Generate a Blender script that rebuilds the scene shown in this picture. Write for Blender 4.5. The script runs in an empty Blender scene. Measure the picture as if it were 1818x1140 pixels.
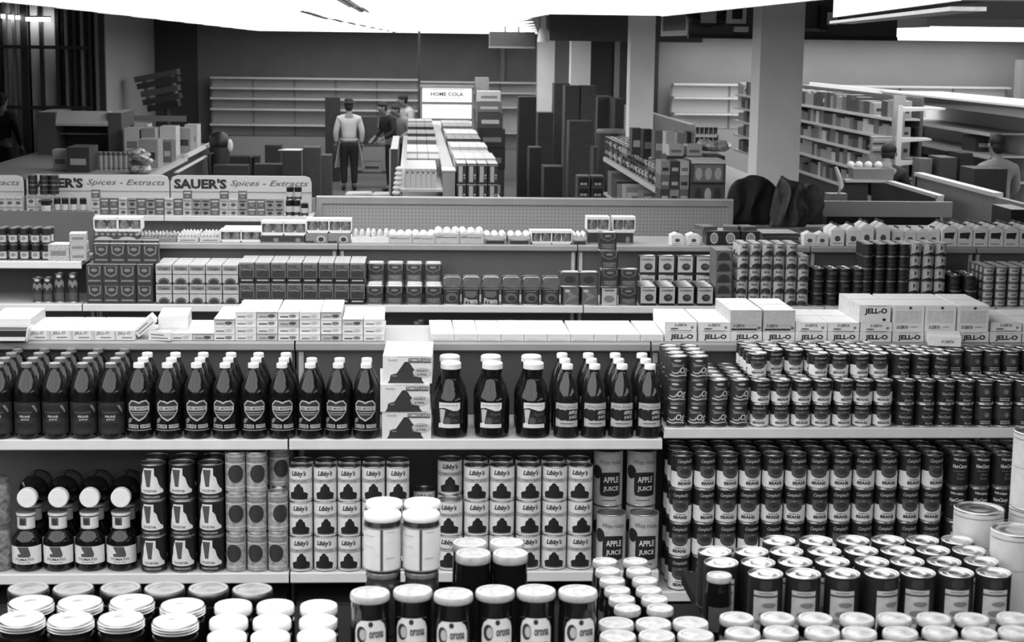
import bpy, bmesh, math, random
from mathutils import Vector, Matrix
random.seed(7)
PI = math.pi
SC = bpy.context.scene
COL = SC.collection

# ---------------------------------------------------------------- camera
CAM_H = 2.9
FPX = 3000.0
YAW, PITCH, ROLL = math.radians(3.45), math.radians(9.31), 0.0130
def _cam_axes():
    F = Vector((math.sin(YAW)*math.cos(PITCH), math.cos(YAW)*math.cos(PITCH), -math.sin(PITCH)))
    R = Vector((math.cos(YAW), -math.sin(YAW), 0))
    U = R.cross(F)
    c, s = math.cos(ROLL), math.sin(ROLL)
    return R*c + U*s, U*c - R*s, F
CR, CU, CF = _cam_axes()
CPOS = Vector((0, 0, CAM_H))
cam_d = bpy.data.cameras.new('camera')
cam = bpy.data.objects.new('camera', cam_d)
COL.objects.link(cam)
cam.matrix_world = Matrix(((CR.x, CU.x, -CF.x, 0), (CR.y, CU.y, -CF.y, 0), (CR.z, CU.z, -CF.z, CAM_H), (0, 0, 0, 1)))
cam_d.sensor_width = 36.0
cam_d.lens = 36.0*FPX/1818
cam_d.clip_end = 200
cam_d.dof.use_dof = True
cam_d.dof.focus_distance = 6.6
cam_d.dof.aperture_fstop = 11
SC.camera = cam

# ---------------------------------------------------------------- world, exposure, ceiling light
SC.view_settings.view_transform = 'Standard'
SC.view_settings.look = 'None'
SC.view_settings.gamma = 1.0
SC.view_settings.exposure = 0.0
SC.view_settings.use_curve_mapping = False
w = bpy.data.worlds.new('world'); SC.world = w; w.use_nodes = True
w.node_tree.nodes['Background'].inputs[0].default_value = (0.05, 0.05, 0.05, 1)
w.node_tree.nodes['Background'].inputs[1].default_value = 0.3
LIGHT_STRENGTH = 2.3

def ray(px, py):
    return (CF*FPX + CR*(px-909.0) + CU*(570.0-py))
def XZ(px, py, Y):            # the point on the vertical plane Y that shows at this pixel
    d = ray(px, py); t = Y/d.y
    return d.x*t, CAM_H + d.z*t
def XY(px, py, Z):            # the point at height Z
    d = ray(px, py); t = (Z-CAM_H)/d.z
    return d.x*t, d.y*t
def X_at(px, Y, Z):           # X of a point at distance Y and height Z that shows in column px
    k = (px-909.0)/FPX
    n = CR - CF*k
    return -(n.y*Y + n.z*(Z-CAM_H))/n.x
def proj(x, y, z):
    v = Vector((x, y, z-CAM_H)); d = v.dot(CF)
    return 909+FPX*v.dot(CR)/d, 570-FPX*v.dot(CU)/d

# ---------------------------------------------------------------- materials
_M = {}
def mat(name, v, rough=0.55, metal=0.0, var=0.12, scale=60.0, spec=0.5, emit=0.0, trans=0.0, bump=0.0):
    if name in _M: return _M[name]
    m = bpy.data.materials.new(name); m.use_nodes = True
    nt = m.node_tree; b = nt.nodes['Principled BSDF']
    b.inputs['Base Color'].default_value = (v, v, v, 1)
    b.inputs['Roughness'].default_value = rough
    b.inputs['Metallic'].default_value = metal
    b.inputs['Specular IOR Level'].default_value = spec
    if emit:
        b.inputs['Emission Color'].default_value = (1, 1, 1, 1); b.inputs['Emission Strength'].default_value = emit
    if trans:
        b.inputs['Transmission Weight'].default_value = trans
    if var:
        tc = nt.nodes.new('ShaderNodeTexCoord'); n = nt.nodes.new('ShaderNodeTexNoise')
        n.inputs['Scale'].default_value = scale; n.inputs['Detail'].default_value = 3
        r = nt.nodes.new('ShaderNodeMapRange')
        r.inputs['From Min'].default_value = 0.3; r.inputs['From Max'].default_value = 0.7
        r.inputs['To Min'].default_value = v*(1-var); r.inputs['To Max'].default_value = min(1, v*(1+var))
        nt.links.new(tc.outputs['Object'], n.inputs['Vector'])
        nt.links.new(n.outputs['Fac'], r.inputs['Value'])
        nt.links.new(r.outputs['Result'], b.inputs['Base Color'])
        if bump:
            bp = nt.nodes.new('ShaderNodeBump'); bp.inputs['Strength'].default_value = bump; bp.inputs['Distance'].default_value = 0.01
            nt.links.new(n.outputs['Fac'], bp.inputs['Height']); nt.links.new(bp.outputs['Normal'], b.inputs['Normal'])
    _M[name] = m
    return m
INK = mat('printed_black', 0.012, 0.45, var=0)
DARK = mat('printed_dark', 0.03, 0.5)
DGREY = mat('printed_dark_grey', 0.075, 0.5)
GREY = mat('printed_grey', 0.2, 0.5)
LGREY = mat('printed_light_grey', 0.47, 0.5)
WHITE = mat('printed_white', 0.72, 0.5, var=0.05)
PAPER = mat('white_carton_board', 0.7, 0.6, var=0.05)
BOARD = mat('grey_carton_board', 0.45, 0.6, var=0.1)
BROWN = mat('brown_carton_board', 0.08, 0.7, var=0.2, scale=8)
TIN = mat('bright_tinplate', 0.6, 0.28, 1.0, var=0.15, scale=30)
TIND = mat('dull_tinplate', 0.25, 0.35, 1.0, var=0.2, scale=30)
GLASSD = mat('dark_juice_in_glass', 0.006, 0.09, var=0, spec=0.6)
CAPW = mat('white_enamel_cap', 0.82, 0.35, var=0.04)
CAPG = mat('grey_metal_cap', 0.25, 0.35, 0.5, var=0.1)
LIP = mat('white_enamelled_shelf_edge', 0.62, 0.35, var=0.05, scale=12)
SHELF = mat('cream_enamelled_shelf', 0.5, 0.4, var=0.06, scale=10)
PANEL = mat('grey_painted_back_panel', 0.09, 0.5, var=0.08, scale=6)
STEEL = mat('painted_steel_grey', 0.3, 0.45, var=0.08, scale=6)

# ---------------------------------------------------------------- mesh builder
_TXT = {}
def text2d(s, shear=0.0, bold=0.0):
    key = (s, shear, bold)
    if key in _TXT: return _TXT[key]
    c = bpy.data.curves.new('t', 'FONT'); c.body = s; c.shear = shear; c.offset = bold
    c.resolution_u = 2; c.align_x = 'LEFT'
    o = bpy.data.objects.new('t', c); COL.objects.link(o)
    dg = bpy.context.evaluated_depsgraph_get()
    me = bpy.data.meshes.new_from_object(o.evaluated_get(dg))
    vs = [(v.co.x, v.co.y) for v in me.vertices]; fs = [tuple(p.vertices) for p in me.polygons]
    x0 = min(v[0] for v in vs); x1 = max(v[0] for v in vs); y0 = min(v[1] for v in vs); y1 = max(v[1] for v in vs)
    vs = [((x-(x0+x1)/2)/(x1-x0), (y-(y0+y1)/2)/(y1-y0)) for x, y in vs]
    # keep faces turned one way
    out = []
    for f in fs:
        a = sum(vs[f[i]][0]*vs[f[(i+1) % len(f)]][1]-vs[f[(i+1) % len(f)]][0]*vs[f[i]][1] for i in range(len(f)))
        out.append(f if a > 0 else tuple(reversed(f)))
    bpy.data.objects.remove(o); bpy.data.curves.remove(c); bpy.data.meshes.remove(me)
    _TXT[key] = (vs, out)
    return _TXT[key]

class MB:
    def __init__(s): s.v = []; s.f = []; s.m = []; s.mats = []; s.sm = []
    def mi(s, m):
        if m not in s.mats: s.mats.append(m)
        return s.mats.index(m)
    def face(s, idx, m, smooth=False):
        s.f.append(tuple(idx)); s.m.append(s.mi(m)); s.sm.append(smooth)
    def quad(s, a, b, c, d, m): 
        n = len(s.v); s.v += [a, b, c, d]; s.face((n, n+1, n+2, n+3), m)
    def box(s, x0, x1, y0, y1, z0, z1, m, top=None, xf=None):
        n = len(s.v)
        p = [(x0,y0,z0),(x1,y0,z0),(x1,y1,z0),(x0,y1,z0),(x0,y0,z1),(x1,y0,z1),(x1,y1,z1),(x0,y1,z1)]
        if xf: p = [tuple(xf(q)) for q in p]
        s.v += p
        for i, q in enumerate(((0,3,2,1),(4,5,6,7),(0,1,5,4),(1,2,6,5),(2,3,7,6),(3,0,4,7))):
            s.face([n+k for k in q], top if (top and i == 1) else m)
        return s
    def hexa(s, p8, m, top=None):     # eight corners, bottom ring then top ring
        n = len(s.v); s.v += [tuple(p) for p in p8]
        for i, q in enumerate(((0,3,2,1),(4,5,6,7),(0,1,5,4),(1,2,6,5),(2,3,7,6),(3,0,4,7))):
            s.face([n+k for k in q], top if (top and i == 1) else m)
        return s
    def lathe(s, prof, m, seg=24, cx=0, cy=0, cz=0, mats=None, axis='z', a0=0.0, a1=2*PI):
        full = abs(a1-a0-2*PI) < 1e-6
        k = seg if full else seg+1
        rings = []
        for r, z in prof:
            if r < 1e-6:
                rings.append([len(s.v)]); P = [(0, 0, z)]
            else:
                rings.append(list(range(len(s.v), len(s.v)+k)))
                P = [(r*math.sin(a0+(a1-a0)*i/seg), -r*math.cos(a0+(a1-a0)*i/seg), z) for i in range(k)]
            for x, y, z in P:
                if axis == 'y': x, y, z = x, -z, y
                if axis == 'x': x, y, z = z, y, -x
                s.v.append((cx+x, cy+y, cz+z))
        for j in range(len(prof)-1):
            A, B = rings[j], rings[j+1]; mm = mats[j] if mats else m
            for i in range(seg):
                i2 = (i+1) % k if full else i+1
                if len(A) == 1 and len(B) == 1: continue
                if len(A) == 1: s.face((A[0], B[i2], B[i]), mm, True)
                elif len(B) == 1: s.face((A[i], A[i2], B[0]), mm, True)
                else: s.face((A[i], A[i2], B[i2], B[i]), mm, True)
        return s
    def tube(s, pts, r, m, seg=8):
        pts = [Vector(p) for p in pts]; rings = []
        for i, p in enumerate(pts):
            d = (pts[min(i+1, len(pts)-1)]-pts[max(i-1, 0)]).normalized()
            u = d.orthogonal().normalized() if abs(d.z) > 0.99 else d.cross(Vector((0, 0, 1))).normalized()
            w_ = d.cross(u); rr = r[i] if isinstance(r, (list, tuple)) else r
            rings.append(len(s.v))
            for k in range(seg):
                a = 2*PI*k/seg; s.v.append(tuple(p+u*rr*math.cos(a)+w_*rr*math.sin(a)))
        for j in range(len(pts)-1):
            for k in range(seg):
                k2 = (k+1) % seg
                s.face((rings[j]+k, rings[j]+k2, rings[j+1]+k2, rings[j+1]+k), m, True)
        s.face([rings[0]+k for k in reversed(range(seg))], m); s.face([rings[-1]+k for k in range(seg)], m)
        return s
    def ball(s, c, r, m, seg=10, ring=7):
        rx, ry, rz = r if isinstance(r, (tuple, list)) else (r, r, r)
        prof = [(math.sin(PI*i/ring), -math.cos(PI*i/ring)) for i in range(ring+1)]
        prof[0] = (0, -1); prof[-1] = (0, 1)
        n = len(s.v); s.lathe(prof, m, seg)
        for i in range(n, len(s.v)):
            x, y, z = s.v[i]; s.v[i] = (c[0]+x*rx, c[1]+y*ry, c[2]+z*rz)
        return s
    def art(s, items, mp, du=None):
        """flat label artwork; mp(u, v, layer) carries it on to the surface"""
        for l, it in enumerate(items, 1):
            k = it[0]
            if k == 'rect':
                _, u0, v0, u1, v1, m = it; n = max(1, int(math.ceil(abs(u1-u0)/du))) if du else 1
                b = len(s.v)
                for i in range(n+1):
                    u = u0+(u1-u0)*i/n; s.v += [mp(u, v0, l), mp(u, v1, l)]
                for i in range(n): s.face((b+2*i, b+2*i+2, b+2*i+3, b+2*i+1), m, True)
            elif k in ('poly', 'ell'):
                if k == 'ell':
                    _, cu, cv, ru, rv, m = it; N = 18
                    P = [(cu+ru*math.cos(2*PI*i/N), cv+rv*math.sin(2*PI*i/N)) for i in range(N)]
                else: _, P, m = it
                bm = bmesh.new(); bm.faces.new([bm.verts.new((u, v, 0)) for u, v in P])
                if du:
                    lo = min(p[0] for p in P); hi = max(p[0] for p in P); c = math.floor(lo/du)*du+du
                    while c < hi:
                        bmesh.ops.bisect_plane(bm, geom=bm.verts[:]+bm.edges[:]+bm.faces[:], plane_co=(c, 0, 0), plane_no=(1, 0, 0)); c += du
                bmesh.ops.triangulate(bm, faces=bm.faces[:]); bm.verts.index_update(); b = len(s.v)
                for v in bm.verts: s.v.append(mp(v.co.x, v.co.y, l))
                for f in bm.faces:
                    ids = [v.index for v in f.verts]; co = [f.verts[i].co for i in range(3)]
                    a = (co[1]-co[0]).cross(co[2]-co[0]).z
                    if a < 0: ids.reverse()
                    s.face([b+i for i in ids], m, True)
                bm.free()
            elif k == 'txt':
                _, t, cu, cv, wd, ht, m = it[:7]; sh = it[7] if len(it) > 7 else 0; rot = it[8] if len(it) > 8 else 0; bo = it[9] if len(it) > 9 else 0.0
                vs, fs = text2d(t, sh, bo); b = len(s.v); cr, sr = math.cos(rot), math.sin(rot)
                for x, y in vs:
                    x, y = x*wd, y*ht; s.v.append(mp(cu+x*cr-y*sr, cv+x*sr+y*cr, l))
                for f in fs: s.face([b+i for i in f], m, True)
        return s
    def mesh(s, name):
        me = bpy.data.meshes.new(name); me.from_pydata(s.v, [], s.f)
        for m in s.mats: me.materials.append(m)
        me.polygons.foreach_set('material_index', s.m); me.polygons.foreach_set('use_smooth', s.sm)
        me.update()
        try: me.set_sharp_from_angle(angle=math.radians(38))
        except Exception: pass
        return me
    def obj(s, name, parent=None, link=True, label=None):
        o = bpy.data.objects.new(name, s.mesh(name))
        if parent is not None: o.parent = parent
        if link: COL.objects.link(o)
        if label: o['label'] = label
        return o
def cyl(r, e=0.0002): return lambda u, v, l: ((r+l*e)*math.sin(u/r), -(r+l*e)*math.cos(u/r), v)
def flat(y=0.0, e=0.00025): return lambda u, v, l: (u, y-l*e, v)
def flip_x(y=0.0, e=0.0005): return lambda u, v, l: (y-l*e, -u, v)     # a face that looks to -X, u runs towards the viewer's right

_seen = {}
def tag(o, label, cat, group=None, kind=None):
    if kind: o['kind'] = kind
    if kind != 'structure':
        if label in _seen: print('DUPLICATE LABEL', label)
        _seen[label] = 1
        if len(label.replace(',', ' ').split()) > 16: print('LONG LABEL', len(label.split()), label)
        if cat: o['category'] = cat
    if label: o['label'] = label
    if group: o['group'] = group
    return o
def structure(mb, name):
    o = mb.obj(name); o['kind'] = 'structure'; return o
def empty(name, loc, label, cat, group=None, rz=0.0, link=True):
    o = bpy.data.objects.new(name, None); o.location = loc; o.rotation_euler = (0, 0, rz); o.empty_display_size = 0.1
    if link: COL.objects.link(o)
    if label: tag(o, label, cat, group)
    return o
_protos = []
def proto(root):
    """keep a built thing as a pattern; placements are copies of it"""
    _protos.append(root); return root
def put(p, loc, label, cat, group=None, rot=(0, 0, 0), scale=None):
    o = p.copy(); o.location = (loc[0], loc[1], loc[2]+.0006); o.rotation_euler = rot
    if scale: o.scale = scale
    COL.objects.link(o)
    for ch in p.children:
        c = ch.copy(); c.parent = o; COL.objects.link(c)
        for g in ch.children:
            d = g.copy(); d.parent = c; COL.objects.link(d)
    tag(o, label, cat, group)
    return o
ORD = 'zeroth first second third fourth fifth sixth seventh eighth ninth tenth eleventh twelfth thirteenth fourteenth fifteenth sixteenth seventeenth eighteenth nineteenth twentieth twenty-first twenty-second twenty-third twenty-fourth twenty-fifth twenty-sixth twenty-seventh twenty-eighth twenty-ninth thirtieth thirty-first thirty-second thirty-third thirty-fourth thirty-fifth thirty-sixth thirty-seventh thirty-eighth thirty-ninth fortieth'.split()
for _a, _b in (('forty', 'fortieth'), ('fifty', 'fiftieth'), ('sixty', 'sixtieth'), ('seventy', 'seventieth')):
    if _b not in ORD: ORD.append(_b)
    ORD += [_a+'-'+q for q in ORD[1:10]]
def grid(p, desc, cat, where, group, pxs, Y, Z, tiers, dy, dz, h=None, jit=0.0015, spin=0.25, fn=None, xs=None):
    """cans or boxes set out in columns (pixel columns of the front rank), stacked in tiers; tiers[t] = ranks kept in that tier,
    a list of rank numbers (0 = front), or a function of the column that returns one"""
    n = len(pxs) if xs is None else len(xs); nt = len(tiers)
    for i in range(n):
        X = xs[i] if xs is not None else X_at(pxs[i], Y, Z+(h or dz)*0.5)
        for t, rk in enumerate(tiers):
            ranks = rk(i) if callable(rk) else rk
            for k in ranks:
                s = 'only' if n == 1 else ORD[i+1]+' from left'
                lab = desc + (', '+s if n > 1 else '')
                if nt > 1: lab += ', '+('bottom' if t == 0 else 'top' if t == nt-1 else ORD[t+1])+' tier'
                if max(len(q(i)) if callable(q) else len(q) for q in tiers) > 1: lab += ', '+('front' if k == 0 else ORD[k+1])+' rank'
                lab += ', '+where
                jx, jy = random.uniform(-jit, jit), random.uniform(-jit, jit)
                put(p, (X+jx, Y+k*dy+jy, Z+t*dz), lab, cat, group, (0, 0, random.uniform(-spin, spin)))
def R(*a): return list(range(*a))

# ================================================================ the room
FLOORM = mat('speckled_floor_tile', 0.17, 0.3, var=0.12, scale=3)
WALLM = mat('painted_back_wall', 0.15, 0.6, var=0.08, scale=1.5)
WALLD = mat('brown_wall_paint', 0.17, 0.6, var=0.1, scale=2)
CEILM = mat('white_ceiling_plaster', 0.6, 0.7, var=0.04, scale=2)
COLM = mat('column_paint', 0.85, 0.55, var=0.05, scale=3)
TUBE = mat('bright_tube', .9, .5, var=0, emit=14)
LAMP = mat('glowing_ceiling_diffuser', 0.9, 0.5, var=0, emit=LIGHT_STRENGTH)
DRAPE = mat('dark_window_drape', 0.11, 0.8, var=0.3, scale=5)
BLIND = mat('pale_window_blind', 0.8, 0.6, var=0.05)

structure(MB().box(-12, 18, -4, 38.4, -0.1, 0, FLOORM), 'floor')
structure(MB().box(-12, 18, -4, 38.4, 3.55, 3.65, CEILM), 'ceiling')
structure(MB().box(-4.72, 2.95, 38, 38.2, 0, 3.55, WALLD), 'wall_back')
structure(MB().box(-5.66, -4.72, 38, 38.2, 0, 3.55, mat('shaded_brown_wall_paint', .04, .6, var=.1)), 'wall_back_left')  # same wall, darker colour paints in the light falling off here
structure(MB().box(3.0, 16, 38, 38.2, 0, 3.55, mat('lit_back_wall_paint', 0.25, 0.6, var=0.06, scale=1.5)), 'wall_back_right')  # same wall, lighter colour stands for the stronger light at this end
structure(MB().box(-5.86, -5.66, 31, 38.2, 0, 3.55, mat('side_wall_paint', 0.4, 0.6, var=0.05)), 'wall_left')
structure(MB().box(16, 16.2, -4, 38.2, 0, 3.55, WALLM), 'wall_right')
structure(MB().box(-12.2, -12, -4, 31.2, 0, 3.55, WALLM), 'wall_far_left')
structure(MB().box(-12, 16, -4.2, -4, 0, 3.55, WALLM), 'wall_front')
structure(MB().box(1.95, 2.05, 37.9, 37.97, 0, 3.5, GREY), 'trim_1')
# the street window at the end of the room: a low wall, mullions, blinds and drapes
structure(MB().box(-12, -5.66, 31.0, 31.2, 0, 0.25, WALLM), 'wall_window')
xa, xb = XZ(0, 190, 31)[0], XZ(186, 190, 31)[0]
def wx(px): return X_at(px, 30.9, 1.8)
for n_, (p0, p1, M_) in enumerate(((-60, 8, DRAPE), (8, 46, BLIND), (56, 104, BLIND), (110, 183, DRAPE)), 1):
    m = MB(); a, b = wx(p0), wx(p1); n = max(4, int((b-a)/0.09))
    for i in range(n):                        # folded cloth
        u0, u1 = a+(b-a)*i/n, a+(b-a)*(i+1)/n; um = (u0+u1)/2; d = 0.05 if M_ is DRAPE else 0.004
        m.quad((u0, 30.98, 0.25), (um, 30.98-d, 0.25), (um, 30.98-d, 3.5), (u0, 30.98, 3.5), M_)
        m.quad((um, 30.98-d, 0.25), (u1, 30.98, 0.25), (u1, 30.98, 3.5), (um, 30.98-d, 3.5), M_)
    o = m.obj('window_%d' % n_); o['kind'] = 'structure'
glass = mat('window_glass', 0.02, 0.05, var=0, spec=0.8, trans=0.6)
structure(MB().box(-12, -5.7, 31.1, 31.11, 0.25, 3.5, glass), 'window_5')
for n_, (a, b, c) in enumerate(((2, 8, 29), (15, 22, 30), (28, 34, 31), (46, 88, 34))):
    x0, z0 = XZ(a, c+3, 30.7); x1, _ = XZ(b, c+3, 30.7); r_ = empty('strip_light', (x0, 30.7, z0), 'small bright lamp across the street windows, %s from left' % ORD[n_+1], 'lamp', 'window lamps'); MB().box(0, x1-x0, 0, .05, 0, .06, TUBE).obj('glowing_tube', r_); MB().box(-.01, x1-x0+.01, .0, .06, .06, .09, STEEL).obj('fitting', r_); MB().box((x1-x0)/2-.01, (x1-x0)/2+.01, .02, .04, .09, 3.56-z0, STEEL).obj('hanger', r_)
for n_, (p, wd, M_) in enumerate(((14, .05, GREY), (30, .05, GREY), (48, .12, DARK), (78, .06, DARK), (106, .06, DARK), (122, .05, GREY), (137, .06, DARK), (150, .05, GREY), (164, .05, DARK), (176, .06, GREY), (184, .1, DARK)), 2):
    structure(MB().box(wx(p)-wd/2, wx(p)+wd/2, 30.8, 30.92, 0.2, 3.55, M_), 'trim_%d' % n_)
structure(MB().box(-12, -5.7, 30.78, 30.84, XZ(90, 84, 30.8)[1]-.03, XZ(90, 84, 30.8)[1]+.03, DARK), 'trim_20')
structure(MB().box(-12, -5.7, 30.78, 30.84, XZ(90, 191, 30.8)[1]-.03, XZ(90, 191, 30.8)[1]+.03, DARK), 'trim_21')
# dark doorway in the back wall
m = MB().box(3.95, 5.5, 37.95, 37.99, 0, 3.0, INK)
structure(m, 'door_1')
for n_, x in enumerate((4.55, 5.0)): structure(MB().box(x-.06, x+.06, 37.85, 37.94, 0, 3.0, GREY), 'trim_%d' % (22+n_))

# columns
for n_, Y in enumerate((13.0, 20.8, 28.5, 36.2)):
    xl = X_at((1349, 1119, 1014, 955)[n_], Y, 2.7); wd = (.335, .30, .33, .36)[n_]
    m = MB().box(xl, xl+wd, Y, Y+wd, 0, 3.55, COLM)
    o = m.obj('column_%d' % (n_+1)); o.name = 'trim_%d' % (30+n_); o['kind'] = 'structure'

# luminous ceiling: rows of hanging fluorescent fixtures, each with its frame and diffuser
FR = mat('ceiling_light_frame', 0.8, 0.5, var=0)
_cl = {}
def ceiling_light(x0, x1, y0, y1, z, label):
    k = (round(x1-x0, 3), round(y1-y0, 3))
    if k not in _cl:
        e = bpy.data.objects.new('ceiling_light', None); W_, D_ = k
        MB().box(0, W_, 0, D_, 0.04, 0.09, FR).box(0, .025, 0, D_, 0, .04, FR).box(W_-.025, W_, 0, D_, 0, .04, FR).box(.025, W_-.025, 0, .012, 0.008, .04, FR).obj('fixture_frame', e, link=False)
        MB().box(.026, W_-.026, .014, D_-.002, 0.006, .035, LAMP).obj('diffuser', e, link=False)
        _cl[k] = e
    put(_cl[k], (x0, y0, z), label, 'ceiling light', 'fluorescent ceiling fixtures')
SIDE = ['west', 'mid west', 'middle', 'mid east', 'east']
rows = [(-3.8, 1.9), (-1.9, 1.9), (0, 1.9), (1.9, 1.9), (3.8, 1.9), (5.7, 1.6), (7.3, 1.5), (8.8, 1.4), (10.2, 1.6), (11.8, 1.9), (13.7, 2.1), (15.8, 2.3), (18.1, 2.5), (20.6, 2.7), (23.3, 2.9), (26.2, 3.1), (29.3, 3.3), (32.6, 3.4)]
for r, (y, d) in enumerate(rows):
    xl = -6.6 if y < 9.9 else -2.05-0.034*y
    xr = 1.75 if y < 11.0 else max(0.95, 0.076*y-0.05)
    n = 4 if y < 9.9 else 2
    for i in range(n):
        ceiling_light(xl+(xr-xl)*i/n+.01, xl+(xr-xl)*(i+1)/n-.01, y+.01, y+d-.01, 3.1, 'fluorescent ceiling fixture, %s row from camera, %s from left' % (ORD[r+1], ORD[i+1]))
for r, (y, d) in enumerate([(-3.5, 3), (0, 3), (14.7, 1.9), (16.6, 2.1), (18.7, 2.6), (21.3, 2.8), (24.1, 3.0), (27.1, 3.2), (30.3, 3.4), (33.7, 3.8)]):
    if y < 4:
        if y < 0: ceiling_light(4, 8, y, y+d, 3.15, 'fluorescent ceiling fixture behind the camera over tills')
        else: ceiling_light(4.5, 8.5, y, y+d, 3.15, 'fluorescent ceiling fixture beside the camera over tills')
        continue
    for i in range(2):
        x0 = 4.55+0.06*(y-16)+i*4.2
        ceiling_light(x0, x0+4.15, y, y+d-.01, 3.09, 'fluorescent fixture over far wall shelving, %s row, %s from left' % (ORD[r-1], ORD[i+1]))

# dropped soffit and boxes under the ceiling
DKB = mat('dark_painted_soffit', 0.09, 0.5, var=0.1, scale=4)
m = MB(); xz0 = XZ(976, 30, 22); m.box(xz0[0], 3.75, 22, 22.6, XZ(1050, 73, 22)[1], 3.55, mat('grey_soffit_paint', 0.07, .6, var=.1, scale=3))
tag(m.obj('soffit'), 'dark grey boxed soffit hanging behind the second column', 'soffit')
m = MB().box(X_at(870, 20, 3), X_at(950, 20, 3), 20, 20.3, 2.87, 3.04, DKB).box(X_at(870, 20, 3), X_at(950, 20, 3), 19.98, 20.32, 2.85, 2.872, STEEL)
r_ = empty('ceiling_duct', (0, 0, 0), 'short dark duct box under the ceiling beside a lamp', 'duct')
m.obj('duct_box', r_)
for q in (.35, .65):
    x = X_at(870, 20, 3)*(1-q)+X_at(950, 20, 3)*q; MB().tube([(x, 20.15, 3.04), (x, 20.15, 3.56)], .012, STEEL).obj('hanging_rod', r_)
sx, sz = XZ(964, 62, 19.6)
r_ = empty('spotlight', (sx, 19.6, sz), 'small white reflector spotlight on two rods under the ceiling', 'lamp')
MB().lathe([(0, .09), (.035, .09), (.05, .03), (.07, -.08), (.062, -.08), (.04, .02), (0, .03)], CAPW, 14).obj('lamp_shade', r_)
MB().ball((0, 0, -.03), .03, LAMP).obj('bulb', r_)
for x in (-.04, .04): MB().tube([(x, 0, .07), (x, 0, 3.56-sz)], .009, STEEL).obj('hanging_rod', r_)
# big hanging panel with electrical boxes
px0 = X_at(1222, 14.1, 3.0); px1 = X_at(1592, 14.1, 3.0); zb = XZ(1280, 64, 14.1)[1]
r_ = empty('service_board', (px0, 14.1, zb), 'long dark service panel with electrical boxes hung beyond the first column', 'panel')
L_ = px1-px0
MB().box(0, L_, 0, .05, 0, .56, DKB).box(0, L_, -.03, .05, -.02, .012, INK).obj('board', r_)
MB().box(0, .03, .05, 1.5, 0, .56, DKB).obj('end_board', r_)
MB().box(-.012, 0, 0, 1.5, 0, .045, WHITE).box(-.012, 0, 0, .07, .045, .56, WHITE).box(-.012, 0, 1.4, 1.5, .045, .56, WHITE).obj('white_edging', r_)
def pb(a, b, c, d, y0, y1, M_, nm):     # pixel box on the panel
    x0, z1 = XZ(a, c, 14.0); x1, z0 = XZ(b, d, 14.0); o = MB().box(x0-px0, x1-px0, y0, y1, z0-zb, z1-zb, M_).obj(nm, r_); return o
pb(1246, 1272, -6, 41, -.09, -.02, LGREY, 'switch_box')
q = MB(); x0, z0 = XZ(1259, 20, 14.0)
q.tube([(x0-px0-.17, -.04, .5), (x0-px0-.17, -.04, .2), (x0-px0-.12, -.04, .13), (x0-px0, -.04, .105), (x0-px0+.12, -.04, .13), (x0-px0+.17, -.04, .2), (x0-px0+.17, -.04, .5)], .035, INK); q.obj('cable_loop', r_)
pb(1292, 1325, -8, 42, -.09, -.02, WHITE, 'meter_box'); pb(1301, 1318, 2, 34, -.1, -.091, INK, 'meter_face')
pb(1306, 1330, 47, 57, -.07, -.0, PAPER, 'conduit'); pb(1428, 1468, 50, 56, -.07, 0, GREY, 'conduit'); pb(1458, 1470, 10, 53, -.08, 0, INK, 'relay_box'); pb(1470, 1487, 22, 44, -.09, 0, PAPER, 'junction_box')
for q in (.1, .9): MB().tube([(L_*q, .03, .55), (L_*q, .03, 3.56-zb)], .02, STEEL).obj('hanger', r_)
# white sign box, near
A = Vector(XZ(1484, 39, 6.4)[0:1]+(6.4,)); B_ = Vector((XZ(1706, 14, 4.0)[0], 4.0)); zs = 2.995
d_ = (A-B_).normalized(); nrm = Vector((d_.y, -d_.x)); 
m = MB(); C_ = B_+nrm*1.6; D_ = A+nrm*1.6
r_ = empty('hanging_sign', (B_.x, B_.y, zs), 'big white sided sign box hanging close under the ceiling', 'sign')
loc = lambda P, z: (P.x-B_.x, P.y-B_.y, z)
m.hexa([loc(B_, .02), loc(C_, .02), loc(D_, .02), loc(A, .02), loc(B_, .5), loc(C_, .5), loc(D_, .5), loc(A, .5)], DGREY); m.obj('box_body', r_)
e_ = -nrm*.012
MB().hexa([loc(B_+e_, .02), loc(B_, .02), loc(A, .02), loc(A+e_, .02), loc(B_+e_, .5), loc(B_, .5), loc(A, .5), loc(A+e_, .5)], mat('sign_face_glow_white', .85, .5, var=.03, emit=.25)).obj('white_face', r_)  # a faint glow is put into the white face
MB().hexa([loc(B_+e_*2, -.004), loc(B_-e_*5, -.004), loc(A-e_*5, -.004), loc(A+e_*2, -.004), loc(B_+e_*2, .006), loc(B_-e_*5, .006), loc(A-e_*5, .006), loc(A+e_*2, .006)], LGREY).obj('bottom_trim', r_)
for P in (B_*.8+D_*.2, B_*.2+D_*.8): MB().tube([loc(P, .49), loc(P, .56)], .02, STEEL).obj('hanger', r_)
x_ = X_at(744, 30, 2.6)
tag(MB().tube([(x_, 30, 3.56), (x_, 30, XZ(744, 150, 30)[1])], .02, DARK).obj('conduit'), 'thin dark pipe dropping from the ceiling above the cola cooler', 'pipe')

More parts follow.
